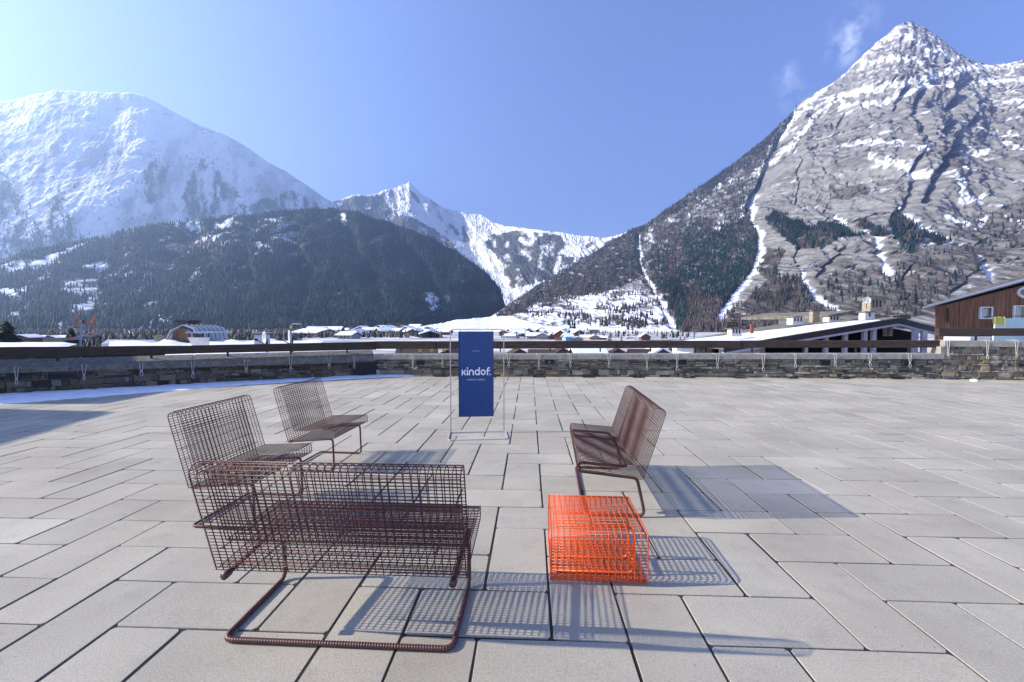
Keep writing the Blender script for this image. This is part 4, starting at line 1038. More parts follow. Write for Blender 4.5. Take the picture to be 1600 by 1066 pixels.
# lower roof seen under the railing
root = empty('low_roof_house', P3(20, 580, 14), 0, 'lower house whose snowy roof edge shows under the left railing', 'house')
A2 = [P3(-300, 586, 10.2), P3(-20, 584, 10.2), P3(48, 560, 13.0), P3(-160, 560, 13.0)]
part(root, 'roof', M['slate'], lambda m: quad(m, [(a, b, c-.09) for a, b, c in A2], .12))
part(root, 'snow_cover', M['snow'], lambda m: snowcap(m, A2, .08), True)
part(root, 'verge_board', M['wood_tan'], lambda m: m.quadbox([np.array(A2[1])+(0.02, 0, -.25), np.array(A2[1])+(.1, 0, -.25), np.array(A2[2])+(.1, 0, -.25), np.array(A2[2])+(.02, 0, -.25)], [np.array(A2[1])+(.02, 0, .02), np.array(A2[1])+(.1, 0, .02), np.array(A2[2])+(.1, 0, .02), np.array(A2[2])+(.02, 0, .02)]))
part(root, 'wall', M['wood_dark'], lambda m: m.quadbox([(A2[0][0], A2[0][1]+.5, GZ), (A2[1][0]-.3, A2[1][1]+.5, GZ), (A2[2][0]-.4, A2[2][1]-.5, GZ), (A2[3][0]+.5, A2[3][1]-.5, GZ)],
     [(A2[0][0], A2[0][1]+.5, A2[0][2]-.3), (A2[1][0]-.3, A2[1][1]+.5, A2[1][2]-.3), (A2[2][0]-.4, A2[2][1]-.5, A2[2][2]-.3), (A2[3][0]+.5, A2[3][1]-.5, A2[3][2]-.3)]))
# long roof with the gambrel dormer
root = empty('long_roofed_house', P3(330, 560, 22), 0, 'long low house with a snowy flat roof carrying the gambrel dormer', 'house')
B1 = [P3(160, 566, 14.5), P3(575, 563, 16.5), P3(545, 533.5, 27), P3(172, 532.0, 24)]
part(root, 'roof', M['slate'], lambda m: quad(m, [(a, b, c-.09) for a, b, c in B1], .15))
part(root, 'snow_cover', M['snow'], lambda m: snowcap(m, B1, .16, 44, 14, .16, 4), True)
part(root, 'wall', M['h_grey'], lambda m: m.quadbox([(B1[0][0]+.4, B1[0][1]+.6, GZ), (B1[1][0]-.4, B1[1][1]+.6, GZ), (B1[2][0]-.4, B1[2][1]-.6, GZ), (B1[3][0]+.4, B1[3][1]-.6, GZ)],
     [(B1[0][0]+.4, B1[0][1]+.6, B1[0][2]-.3), (B1[1][0]-.4, B1[1][1]+.6, B1[1][2]-.3), (B1[2][0]-.4, B1[2][1]-.6, B1[2][2]-.3), (B1[3][0]+.4, B1[3][1]-.6, B1[3][2]-.3)]))
K = [P3(158, 537, 23), P3(262, 536, 22.5), P3(262, 531.5, 25), P3(168, 530.5, 26)]
part(root, 'parapet', M['zinc'], lambda m: (quad(m, K, .28), quad(m, [P3(330, 536, 23.6), P3(560, 537, 25), P3(560, 532.5, 27), P3(345, 531.5, 25.5)], .25)))
part(root, 'small_chimney', M['chim_stone'], lambda m: (m.box(*sum([[P3(241, 530, 24)[0], P3(248.5, 530, 24)[0]], [24, 24.3], [P3(244, 534, 24)[2], P3(244, 526, 24)[2]]], [])), m.box(P3(239.5, 530, 24)[0], P3(250, 530, 24)[0], 23.93, 24.37, P3(244, 526, 24)[2], P3(244, 524.7, 24)[2])))
# gambrel dormer: profile extruded to the right and back
D0 = 23.0
prof = [(257, 533), (266, 516), (284.5, 507.5), (302, 513), (306, 519), (309, 533)]
inn = [(269.5, 533), (272, 517), (284.5, 511.2), (298, 516), (302, 521), (304, 533)]
fr = [np.array(P3(x, y, D0)) for x, y in prof]; innp = [np.array(P3(x, y, D0+.35)) for x, y in inn]
off = np.array(P3(357, 533, 26.5))-np.array(P3(309, 533, D0)); off[2] = 0
dr = empty('gambrel_dormer', tuple(fr[0]), 0, 'grey gambrel dormer with a tan boarded gable on the snowy long roof', 'dormer')
def roofshell(m):
    top = fr; bk = [p+off for p in fr]
    ins = [np.array(P3(x+(284.5-x)*.06, y+1.0, D0)) for x, y in prof]; ib = [p+off for p in ins]
    n = len(fr)
    m.add(top+bk+ins+ib, [(i, i+1, n+i+1, n+i) for i in range(n-1)]+[(2*n+i+1, 2*n+i, 3*n+i, 3*n+i+1) for i in range(n-1)]+[(i+1, i, 2*n+i, 2*n+i+1) for i in range(n-1)]+[(n+i, n+i+1, 3*n+i+1, 3*n+i) for i in range(n-1)])
part(dr, 'roof', M['zinc'], roofshell)
part(dr, 'gable', M['wood_tan'], lambda m: m.add(innp+[p+np.array([0, .1, 0]) for p in innp], [tuple(range(5, -1, -1)), tuple(range(6, 12))]+[(i, (i+1) % 6, 6+(i+1) % 6, 6+i) for i in range(6)]))
part(dr, 'lining', M['h_white'], lambda m: m.add([p+np.array([0, -.3, 0]) for p in innp]+[p+np.array([0, -.02, 0]) for p in innp], [(i, i+1, 7+i, 6+i) for i in range(5)]))
def seams(m):
    for k in range(1, 7):
        q = [p+off*k/7 for p in fr[1:]]
        m.tube([p+np.array([0, 0, .02]) for p in q], .018, 5)
part(dr, 'seam', M['steel_dark'], seams)
def bx(px0, px1, py0, py1, D, d, m): m.box(P3(px0, 520, D)[0], P3(px1, 520, D)[0], D, D+d, P3(800, py1, D)[2], P3(800, py0, D)[2])
root = empty('chimney', P3(283, 508, 25), 0, 'wide black metal chimney on top of the gambrel dormer', 'chimney')
part(root, 'stack', M['steel_dark'], lambda m: bx(273, 294, 502.5, 512, 25, .9, m)); part(root, 'cap', M['black'], lambda m: bx(271.5, 295.5, 501, 502.4, 24.9, 1.1, m))
root = empty('capped_chimney', P3(312, 540, 19), 0, 'white chimney with an open slab cap in front of the gambrel dormer', 'chimney')
def frus(m): m.quadbox([P3(303, 545, 19), P3(327, 545, 19), P3(327, 545, 20), P3(303, 545, 20)], [P3(293, 527.5, 19), P3(327, 527.5, 19), P3(327.3, 527.5, 20), P3(294, 527.5, 20)])
part(root, 'stack', M['h_white'], frus)
part(root, 'cap', M['zinc'], lambda m: bx(289, 330, 519, 520.6, 18.8, 1.3, m))
for px in (295, 306, 316, 325): part(root, 'post', M['steel_dark'], lambda m, px=px: bx(px-.5, px+.5, 520.7, 527.4, 19.3, .08, m))
part(root, 'flue', M['steel_dark'], lambda m: bx(303.5, 309, 522, 527.4, 19.4, .2, m))
root = empty('capped_chimney', P3(405, 540, 21), 0, 'grey flat-capped chimney left of the satellite dishes', 'chimney')
part(root, 'stack', M['zinc'], lambda m: bx(397, 411, 523.5, 540, 21, .6, m)); part(root, 'cap', M['h_grey'], lambda m: bx(393.5, 414, 519.3, 521.3, 20.9, .8, m))
for px in (398.5, 409.5): part(root, 'post', M['steel_dark'], lambda m, px=px: bx(px-.5, px+.5, 521.4, 523.4, 21.2, .08, m))
# railing of thin posts under the beam
# satellite dishes
def dish(px, py, rx, ry, D, lab, yaw, arm):
    c = np.array(P3(px, py, D)); R = ry*D/F
    root = empty('satellite_dish', tuple(c), yaw, lab, 'satellite dish')
    mb = MB(); vs = []; nr, na = 6, 24
    for i in range(nr+1):
        r = R*i/nr
        for j in range(na):
            a = j*2*math.pi/na; vs.append((r*math.cos(a)*.92, -.28*R*(1-(i/nr)**2)*-1, r*math.sin(a)))
    k = len(vs); vs += [(a, b+.02, c_) for a, b, c_ in vs]
    fs = [(i*na+j, i*na+(j+1) % na, (i+1)*na+(j+1) % na, (i+1)*na+j) for i in range(nr) for j in range(na)]
    fs += [tuple(k+q for q in f[::-1]) for f in fs]+[(nr*na+j, nr*na+(j+1) % na, k+nr*na+(j+1) % na, k+nr*na+j) for j in range(na)]
    mb.add(vs, fs); mb.build('reflector', M['dish'], root, smooth=True)
    mb = MB(); mb.tube([(0, .02, -R*.95), (0, -R*1.1, -R*.25)], .016, 6); mb.tube([(0, -R*1.1-.06, -R*.2), (0, -R*1.1+.04, -R*.3)], .045, 8); mb.build('feed_arm', M['steel_dark'], root)
    mb = MB(); mb.tube([(0, .3*R, 0), (0, .42*R, -.05), (0, .42*R, -R*2.3)], .028, 8); mb.build('mast', M['steel_dark'], root, smooth=True)
dish(412.5, 528, 7.5, 10, 15.5, 'left white satellite dish, the rounder one', -.75, 0)
dish(451.5, 527, 6, 11, 15.0, 'right white satellite dish with a whip aerial above it', -.95, 0)
root = empty('whip_aerial', P3(454.5, 540, 15.3), 0, 'thin aerial with one short crossbar standing above the right dish', 'aerial')
part(root, 'mast', M['steel_dark'], lambda m: m.tube([P3(454.5, 545, 15.3), P3(454.5, 504.5, 15.3)], .016, 6)); part(root, 'crossbar', M['dish'], lambda m: m.tube([P3(456, 506.3, 15.3), P3(470, 506.6, 15.3)], .02, 6))
part(root, 'junction_box', M['cloth_yellow'], lambda m: bx(453, 455.5, 508, 513.5, 15.25, .06, m))
# rooftop aerial
D = 11.5
root = empty('rooftop_aerial', P3(126, 575, D), 0, 'tall rooftop aerial with orange reflector fins', 'aerial')
part(root, 'mast', M['zinc'], lambda m: m.tube([P3(125.3, 620, D), P3(126.3, 500.5, D)], .022, 8))
part(root, 'boom', M['zinc'], lambda m: (m.tube([P3(123.5, 503, D-.05), P3(138, 503, D-.05)], .012, 6), m.tube([P3(118.5, 503.5, D-.05), P3(145, 503.5, D-.05)], .006, 5)))
for x in (117.5, 145):
    part(root, 'fin', M['ant_orange'], lambda m, x=x: (m.tube([P3(x+3, 493, D-.05), P3(x+.2, 502, D-.05)], .014, 6), m.tube([P3(x-.3, 504, D-.05), P3(x+2.2, 512.3, D-.05)], .02, 6)))
part(root, 'dipole_box', M['ant_orange'], lambda m: bx(132.5, 138, 501.5, 504.2, D-.08, .06, m)); part(root, 'clamp', M['steel_dark'], lambda m: (bx(128.5, 131, 500.8, 505, D-.08, .08, m), bx(128.5, 131, 526.5, 530.5, D-.08, .08, m)))
part(root, 'lower_boom', M['zinc'], lambda m: m.tube([P3(110, 531, D-.25), P3(149, 519.5, D+.6)], .012, 6))
def els(m):
    for k in range(9):
        t = k/8; a = np.array(P3(110, 531, D-.25)); b = np.array(P3(149, 519.5, D+.6)); p = a+(b-a)*t
        m.tube([p+(-.22+.1*t, -.05, -.01), p+(.30-.1*t, .08, .01)], .006, 5)
part(root, 'element', M['dish'], els)
for (x0, y0, x1, y1) in ((110, 523, 113, 532), (150, 530.5, 153, 532.5)): part(root, 'reflector', M['ant_orange'], lambda m, q=(x0, y0, x1, y1): m.tube([P3(q[0], q[1], D-.25), P3((q[0]+q[2])/2-1, (q[1]+q[3])/2, D-.25), P3(q[2], q[3], D-.25)], .016, 6))
part(root, 'lower_dipole_box', M['ant_orange'], lambda m: bx(138, 143.5, 521.5, 525.5, D+.3, .06, m))

# tall building outside the frame on the left whose shadow falls on the paving
tip = gr(153, 647.5); hh = 6.6; k = hh/SUN[2]; corner = np.array(tip)+SUN*k
tip2 = gr(0, 691)
root = empty('tall_house', (corner[0]-5, corner[1]-6, 0), 0, 'tall pale house left of the terrace that throws a broad shadow', 'house')
e = np.array(tip2)+SUN*k-corner; e[2] = 0; e = e/np.linalg.norm(e)*13; w_ = np.array([-9, 1.0, 0])
c4 = [corner, corner+w_, corner+w_+e, corner+e]
part(root, 'wall', M['h_white'], lambda m: m.quadbox([(p[0], p[1], GZ) for p in c4][::-1], [tuple(p-np.array([0, 0, .3])) for p in c4][::-1]))
cc = sum(c4)/4; c5 = [cc+(p-cc)*1.04 for p in c4]
part(root, 'roof', M['slate'], lambda m: m.quadbox([(p[0], p[1], hh-.28) for p in c5][::-1], [(p[0], p[1], hh) for p in c5][::-1]))

# added unseen block beyond the left edge, put in to shade the snow strip
root = empty('shade_block', (-20, 10, 0), 0, 'added grey block beyond the left edge whose shadow covers the snow strip', 'house')
part(root, 'wall', M['h_grey'], lambda m: m.box(-26, -17.3, 8.5, 12.6, GZ, 4.3))  # body of the added shade block
part(root, 'roof', M['slate'], lambda m: m.box(-26.3, -17.0, 8.3, 12.9, 4.32, 4.6))  # top slab of the added shade block
# ------------------------------------------------------------------ chalet with the white pillars
root = empty('pillared_chalet', P3(1300, 560, 25), 0, 'long chalet with a low snowy roof and white pillars behind the middle wall', 'chalet')
F0 = np.array(P3(1130, 541.5, 24.0)); F1 = np.array(P3(1404, 496.5, 25.0)); F2 = np.array(P3(1474, 514.0, 25.2))
R0 = np.array(P3(1040, 536.0, 33)); R1 = np.array(P3(1290, 494.5, 34)); R2 = np.array(P3(1372, 508, 34))
def roofp(m):
    quad(m, [F0, F1, R1, R0], .16); quad(m, [F1+(0.002, 0, 0), F2, R2, R1+(.002, 0, 0)], .16)
part(root, 'roof', M['slate'], roofp)
def fascia(m):
    for a, b in ((F0, F1), (F1, F2)):
        m.quadbox([a+(0, -.07, -.34), b+(0, -.07, -.34), b+(0, -.004, -.34), a+(0, -.004, -.34)], [a+(0, -.07, -.03), b+(0, -.07, -.03), b+(0, -.004, -.03), a+(0, -.004, -.03)])
part(root, 'fascia', M['steel_dark'], fascia)
def soff(m):
    for a, b in ((F0, F1), (F1, F2)):
        m.quadbox([a+(0, -.05, -.47), b+(0, -.05, -.47), b+(0, .12, -.47), a+(0, .12, -.47)], [a+(0, -.05, -.345), b+(0, -.05, -.345), b+(0, .12, -.345), a+(0, .12, -.345)])
part(root, 'soffit', M['soffit'], soff)
# snow lying over the lower part of the left slope
q0 = F0+(F1-F0)*.0; q1 = F0+(F1-F0)*.93
r0 = R0; r1 = R0+(R1-R0)*.30
part(root, 'snow_cover', M['snow'], lambda m: snowcap(m, [q0+(0, .1, .05), q1+(0, .1, .05), (F0+(F1-F0)*.80)*.72+(R0+(R1-R0)*.80)*.28+(0, 0, .05), r0+(0, 0, .05)], .12, 40, 14, .03, 9), True)
part(root, 'right_snow_edge', M['snow'], lambda m: snowcap(m, [F1+(0.25, .05, .05), F2+(0, .05, .05), F2+(-.8, 3, .12), F1+(-.6, 3, .06)], .07, 20, 5, .02, 3), True)
yb_ = 27.2
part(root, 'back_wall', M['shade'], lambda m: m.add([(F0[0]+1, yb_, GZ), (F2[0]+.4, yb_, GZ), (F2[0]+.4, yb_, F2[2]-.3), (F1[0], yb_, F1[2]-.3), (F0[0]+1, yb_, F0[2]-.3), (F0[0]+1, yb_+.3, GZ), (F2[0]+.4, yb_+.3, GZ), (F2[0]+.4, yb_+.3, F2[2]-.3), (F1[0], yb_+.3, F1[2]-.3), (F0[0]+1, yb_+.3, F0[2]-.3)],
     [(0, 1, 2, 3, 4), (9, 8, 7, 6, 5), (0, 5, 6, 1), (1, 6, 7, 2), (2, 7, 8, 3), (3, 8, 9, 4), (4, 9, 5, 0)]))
def ztop_at(x):
    return (F0[2]+(F1[2]-F0[2])*(x-F0[0])/(F1[0]-F0[0]) if x < F1[0] else F1[2]+(F2[2]-F1[2])*(x-F1[0])/(F2[0]-F1[0]))-.46
for px, w in ((1259, 4.5), (1290.5, 5.5), (1320.5, 5.5), (1351, 5.5), (1365, 5.5), (1430, 6), (1444, 6), (1472, 5)):
    x = P3(px, 520, 25.1)[0]; hw = w/2*25.1/F
    part(root, 'pillar', M['soffit'], lambda m, x=x, hw=hw: m.box(x-hw, x+hw, 25.0, 25.22, GZ, ztop_at(x)))
for px in (1383.5, 1392):
    x = P3(px, 520, 27.1)[0]
    o = part(root, 'window', M['soffit'], lambda m, x=x: m.box(x-.14, x+.14, 27.12, 27.19, P3(0, 525.5, 27.1)[2], P3(0, 511, 27.1)[2]))
    mb = MB(); mb.box(x-.09, x+.09, 27.08, 27.115, P3(0, 524, 27.1)[2], P3(0, 519, 27.1)[2]); mb.box(x-.09, x+.09, 27.08, 27.115, P3(0, 517.5, 27.1)[2], P3(0, 512, 27.1)[2]); mb.v = [tuple(np.array(v)-np.array(root.location)) for v in mb.v]; mb.build('pane', M['curtain'], o)
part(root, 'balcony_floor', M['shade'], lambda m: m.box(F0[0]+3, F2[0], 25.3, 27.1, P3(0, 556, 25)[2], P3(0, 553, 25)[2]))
part(root, 'side_wall', M['h_white'], lambda m: m.box(F0[0]+1, F0[0]+3.4, 25.6, 26.5, GZ, P3(0, 543, 25)[2]))
def chimney(px0, px1, py0, py1, D, mat_, lab, slats=0, cap=1.3, name='chimney'):
    root = empty(name, P3((px0+px1)/2, py1, D), 0, lab, 'chimney')
    d = (px1-px0)*D/F*.8
    part(root, 'stack', M[mat_], lambda m: bx(px0, px1, py0+cap, py1, D, d, m))
    if cap: part(root, 'cap', M['slate'], lambda m: bx(px0-1.3, px1+1.3, py0, py0+cap-.05, D-.1, d+.2, m))
    for k in range(slats):
        x = px0+(px1-px0)*(k+.8)/(slats+.6)
        part(root, 'slot', M['black'], lambda m, x=x: bx(x-.9, x+.9, py0+cap+.6, (py0+py1)/2+1.5, D-.03, .06, m))
chimney(1143, 1159.5, 513, 526, 25.5, 'h_white', 'slatted white chimney lowest on the snowy chalet roof', 3)
chimney(1173.5, 1177.5, 507, 521, 27, 'red_pipe', 'slim red flue pipe on the snowy chalet roof', 0, 0)
chimney(1238, 1255.5, 494.5, 507.5, 29, 'h_white', 'slatted white chimney left of the tall plain stone one', 3)
chimney(1269.5, 1280, 484, 504, 30, 'chim_stone', 'tall narrow plain stone chimney in the middle of the chalet roof', 0, 1.2)
chimney(1295, 1312, 493, 503.5, 29, 'h_white', 'slatted white chimney below the upper white gable', 3)
chimney(1351, 1366, 486.5, 500, 26.5, 'white_paint', 'plain white chimney in front of the big yellowish stone chimney', 1)
chimney(1406, 1422, 492, 498.5, 29, 'steel_dark', 'low dark chimney with a thin flat cap on the chalet ridge', 0, 1.2)
chimney(1359, 1379, 467.5, 490, 36, 'chim_stone', 'big yellowish stone chimney with slots rising over the upper house', 3, 2)
# upper white house behind
root = empty('upper_house', P3(1325, 500, 40), 0, 'white gabled house with a stone slate roof behind the chalet ridge', 'house')
G0, G1, G2 = P3(1294, 492.5, 38), P3(1336, 485.2, 38), P3(1390, 494.5, 38)
bo = np.array([-3, 9, 0])
part(root, 'roof', M['slate'], lambda m: (quad(m, [G0, G1, np.array(G1)+bo, np.array(G0)+bo], .3), quad(m, [np.array(G1)+(.002, 0, 0), G2, np.array(G2)+bo, np.array(G1)+bo+(.002, 0, 0)], .3)))
part(root, 'wall', M['white_paint'], lambda m: m.add([(G0[0]+.6, 38.5, GZ), (G2[0]-.6, 38.5, GZ), (G2[0]-.6, 38.5, G2[2]-.25), (G1[0], 38.5, G1[2]-.32), (G0[0]+.6, 38.5, G0[2]-.25), (G0[0]+.6, 46, GZ), (G2[0]-.6, 46, GZ), (G2[0]-.6, 46, G2[2]-.25), (G1[0], 46, G1[2]-.32), (G0[0]+.6, 46, G0[2]-.25)],
     [(0, 1, 2, 3, 4), (9, 8, 7, 6, 5), (0, 5, 6, 1), (1, 6, 7, 2), (2, 7, 8, 3), (3, 8, 9, 4), (4, 9, 5, 0)]))
dish(1355, 469.5, 5, 5.5, 35, 'small white satellite dish beside the big stone chimney', -.5, 0)

# low white building with orange doors under the rail
root = empty('garage_row', P3(1130, 548, 30), 0, 'low white garage row with orange doors seen under the railing', 'garage')
part(root, 'wall', M['white_paint'], lambda m: m.box(P3(1084, 548, 30)[0], P3(1192, 548, 30)[0], 30, 34, GZ, P3(0, 543, 30)[2]))
for a, b in ((1114, 1118), (1123.5, 1128.5), (1134, 1138.5), (1147.5, 1150.5)): part(root, 'door', M['ant_orange'], lambda m, a=a, b=b: bx(a, b, 544, 556, 29.95, .1, m))
for a in (1086, 1103, 1131, 1169): part(root, 'door_post', M['wood_dark'], lambda m, a=a: bx(a, a+1, 544, 556, 29.93, .1, m))

# ------------------------------------------------------------------ red-brown boarded house on the right
root = empty('boarded_house', P3(1530, 560, 18.5), 0, 'red-brown vertically boarded house with a white eave at the right edge', 'house')
D = 18.5; X0 = P3(1461, 500, D)[0]; X1 = P3(1700, 500, D)[0]
zl, zr = P3(0, 479.5, D)[2], P3(0, 418, D)[2]
def wallp(m):
    m.add([(X0, D, GZ), (X1, D, GZ), (X1, D, zr-.05), (X0, D, zl-.02), (X0+3.3, D+3, GZ), (X1+3.3, D+3, GZ), (X1+3.3, D+3, zr-.05), (X0+3.3, D+3, zl-.02)], [(0, 1, 2, 3), (7, 6, 5, 4), (0, 4, 5, 1), (1, 5, 6, 2), (2, 6, 7, 3), (3, 7, 4, 0)])
part(root, 'wall', M['wood_red'], wallp)
def boards(m):
    x = X0+.01
    while x < X1-.12:
        w = .115; zt = zl+(zr-zl)*(x-X0)/(X1-X0)-.06
        d = random.uniform(.012, .03)
        m.box(x+.005, x+w-.005, D-d, D-.002, P3(0, 560, D)[2], zt); x += w
part(root, 'boarding', M['wood_red'], boards)
ea, eb = np.array(P3(1441, 479.8, D-.55)), np.array(P3(1700, 406.5, D-.55))
def eave(m):
    a, b = ea, eb; m.quadbox([a+(0, 0, -.05), b+(0, 0, -.14), b+(4.4, 4, -.14), a+(4.4, 4, -.05)], [a, b, b+(4.4, 4, 0), a+(4.4, 4, 0)])
part(root, 'eave', M['soffit'], eave)
def rf(m):
    a, b = ea+np.array([.25, .12, .005]), eb+np.array([0, .12, .005]); m.quadbox([a, b, b+(4.1, 3.7, 0), a+(4.1, 3.7, 0)], [a+(.15, .05, .10), b+(0, .05, .17), b+(4.1, 3.7, .17), a+(4.2, 3.7, .10)])
part(root, 'roof', M['slate'], rf)
part(root, 'downpipe', M['steel_dark'], lambda m: m.tube([P3(1482, 482, D-.08), P3(1482.3, 540, D-.08)], .035, 8))
def window(root, a, b, c, d, nm='window'):
    fw = 2.2
    def fr(m):
        for q in ((a, b, c, c+fw*.6), (a, b, d-fw*.7, d), (a, a+fw, c+fw*.6, d-fw*.7), (b-fw*.6, b, c+fw*.6, d-fw*.7)): bx(q[0], q[1], q[2], q[3], D-.10, .10, m)
    o = part(root, nm, M['white_paint'], fr)
    L0 = np.array(root.location)
    def sub(n_, mt, q, y, dd):
        mb = MB(); bx(*q, y, dd, mb); mb.v = [tuple(np.array(v)-L0) for v in mb.v]; mb.build(n_, mt, o)
    sub('pane', M['glass'], (a+fw, b-fw*.6, c+fw*.6, d-fw*.7), D-.045, .03)
    sub('inner_frame', M['h_white'], (a+fw+1.2, a+fw+2.6, c+fw*.6, d-fw*.7), D-.06, .014)
    for k in range(4): sub('curtain', M['curtain'], (a+fw+3+k*1.4, a+fw+4+k*1.4-.1, c+fw*.6+1.5, d-fw*.7-1-k*.8), D-.055, .009)
window(root, 1531, 1550.5, 479.5, 498.5); window(root, 1583.5, 1616, 477.5, 502)
# oval window
c = np.array(P3(1602, 457, D)); Rx, Rz = 13.5*D/F, 7.6*D/F
mb = MB(); el = [(c[0]+Rx*math.cos(t*math.pi/16), D-.05, c[2]+Rz*math.sin(t*math.pi/16)) for t in range(32)]
mb.tube(el, .055, 8, closed=True); mb.v = [tuple(np.array(v)-np.array(root.location)) for v in mb.v]; ov = mb.build('oval_window', M['white_paint'], root, smooth=True)
mb = MB(); m_ = [(p[0], D-.04, p[2]) for p in el]+[(p[0], D-.015, p[2]) for p in el]; mb.add(m_, [tuple(range(31, -1, -1)), tuple(range(32, 64))]+[(i, (i+1) % 32, 32+(i+1) % 32, 32+i) for i in range(32)]); mb.v = [tuple(np.array(v)-np.array(root.location)) for v in mb.v]; mb.build('pane', M['glass'], ov)
part(root, 'balcony_panel', M['pale_panel'], lambda m: m.add([P3(1568, 497.5, D-1.2), P3(1700, 494, D-1.2), P3(1700, 534, D-1.2), P3(1552, 534, D-1.2), P3(1555, 507, D-1.2)]+[tuple(np.array(P3(x, y, D-1.2))+(0, .05, 0)) for x, y in ((1568, 497.5), (1700, 494), (1700, 534), (1552, 534), (1555, 507))],
     [(4, 3, 2, 1, 0), (5, 6, 7, 8, 9)]+[(i, (i+1) % 5, 5+(i+1) % 5, 5+i) for i in range(5)]))
part(root, 'balcony_slab', M['white_paint'], lambda m: m.box(P3(1520, 530, D-1.2)[0], X1, D-1.1, D-.03, P3(0, 537, D)[2], P3(0, 526, D)[2]))
part(root, 'handrail', M['steel_dark'], lambda m: m.tube([P3(1550, 494.7, D-1.22), P3(1700, 492, D-1.22)], .018, 6))
for k, (a, b, lab) in enumerate(((1551.5, 1560.5, 'left one of two yellow cloths drying on the balcony rail'), (1560.9, 1570, 'right one of two yellow cloths drying on the balcony rail'))):
    mb = MB(); vs = []
    for i in range(7):
        for j in range(7):
            x, y, z = P3(a+(b-a)*i/6, 495+12.3*j/6, D-1.26); vs.append((x, y+.015*math.sin(i*1.7+k), z))
    fs = [(i*7+j, (i+1)*7+j, (i+1)*7+j+1, i*7+j+1) for i in range(6) for j in range(6)]
    n = len(vs); vs += [(x, y+.012, z) for x, y, z in vs]; fs += [tuple(n+q for q in f[::-1]) for f in fs]
    mb.add(vs, fs); tag(mb.build('drying_cloth', M['cloth_yellow'], smooth=True), lab, 'cloth')

# ------------------------------------------------------------------ trees near and far
def conifer(px, ptop, pbot, D, wpx, lab, ground=None, dens=1.0, mat_='leaf_near', cat='conifer', name='conifer', group=None):
    x, y, zt = P3(px, ptop, D); zb = P3(px, pbot, D)[2]; h = zt-zb; R = wpx/2*D/F
    zg = zb-.12*h if ground is None else ground
    root = empty(name, (x, y, zg), 0, lab, cat, group)
    mb = MB(); hh = zt-zg; mb.tube([(0, 0, 0), (.01*h, 0, hh*.5), (0, 0, hh*.97)], .02*h, 7, rr=[.022*h, .014*h, .003*h]); mb.build('trunk', M['bark'], root)
    mb = MB(); b0 = zb-zg; nl = int(26*dens); rnd = random.Random(int(px))
    for k in range(nl):
        t = k/(nl-1); z = b0+(hh-b0)*(t**.9); rad = R*(1-t)**.85*rnd.uniform(.8, 1.12)+.02*R
        nb = int((13-8*t)*1.5)
        for j in range(nb):
            a = rnd.uniform(0, 6.283); r = rad*rnd.uniform(.65, 1.1); dz = -r*rnd.uniform(.10, .38)
            tx, ty = math.cos(a), math.sin(a); w = r*.20+.012*h
            p0 = np.array([0, 0, z]); p1 = np.array([tx*r, ty*r, z+dz]); mid = (p0+p1)/2+np.array([0, 0, .06*r]); s = np.array([-ty, tx, 0])*w
            mb.add([p0, mid+s, p1+s*.25, p1-s*.25, mid-s, mid+(0, 0, -w*.9)], [(0, 1, 4), (1, 2, 3, 4), (0, 5, 1), (0, 4, 5), (5, 2, 1), (5, 4, 3)])
            for q in range(3):
                u_ = rnd.uniform(.3, 1); pp = p0+(p1-p0)*u_; v = np.array([rnd.gauss(0, 1), rnd.gauss(0, 1), -abs(rnd.gauss(0, .8))])*w*.8
                mb.add([pp, pp+v, pp+v*.4+s*.6], [(0, 1, 2)])
    mb.build('crown', M[mat_], root)
    return root
conifer(9.5, 499, 534, 60, 40, 'broad dark spruce at the left edge of the photo')
conifer(110.5, 508, 534, 55, 20, 'narrow dark spruce just left of the rooftop aerial')
conifer(1146, 488, 530, 60, 34, 'ragged dark pine rising behind the snowy end of the chalet roof', dens=.45)
M['dead_twigs'] = mat('rusty_twigs', (.15, .075, .05), rough=.9, var=.4)
def bare_tree(px, ptop, pbot, D, wpx, lab, group=None, seed=1, mt='twigs'):
    x, y, zt = P3(px, ptop, D); zb = P3(px, pbot, D)[2]; h = zt-zb; rnd = random.Random(seed+int(px))
    root = empty('bare_tree', (x, y, zb), 0, lab, 'bare tree', group)
    mb = MB(); mb.tube([(0, 0, 0), (0, 0, h*.45)], .03*h, 6, rr=[.035*h, .022*h]); mb.build('trunk', M['bark'], root)
    mb = MB(); R = wpx/2*D/F
    def br(p, d, l, r, lev):
        q = p+d*l; mb.tube([p, (p+q)/2+np.array([rnd.gauss(0, .04*l), rnd.gauss(0, .04*l), 0]), q], r, 4, rr=[r, r*.8, r*.55], cap=False)
        if lev:
            for k in range(4 if lev > 1 else 5):
                nd = d+np.array([rnd.gauss(0, .5)*R/(.4*h+1e-6), rnd.gauss(0, .5)*R/(.4*h), rnd.gauss(.1, .3)]); nd /= np.linalg.norm(nd); br(p+(q-p)*rnd.uniform(.5, 1), nd, l*.62, r*.55, lev-1)
    for k in range(6):
        d = np.array([rnd.gauss(0, .45)*R/(.4*h), rnd.gauss(0, .45), 1.0]); d /= np.linalg.norm(d); br(np.array([0, 0, h*rnd.uniform(.2, .45)]), d, h*.28, .014*h, 3)
    mb.build('crown', M[mt], root)
bare_tree(1150, 503, 533, 50, 26, 'small rusty bare tree below the ragged pine', mt='dead_twigs')
bare_tree(1085, 504, 532, 90, 26, 'pale bare tree left of the snowy chalet roof')

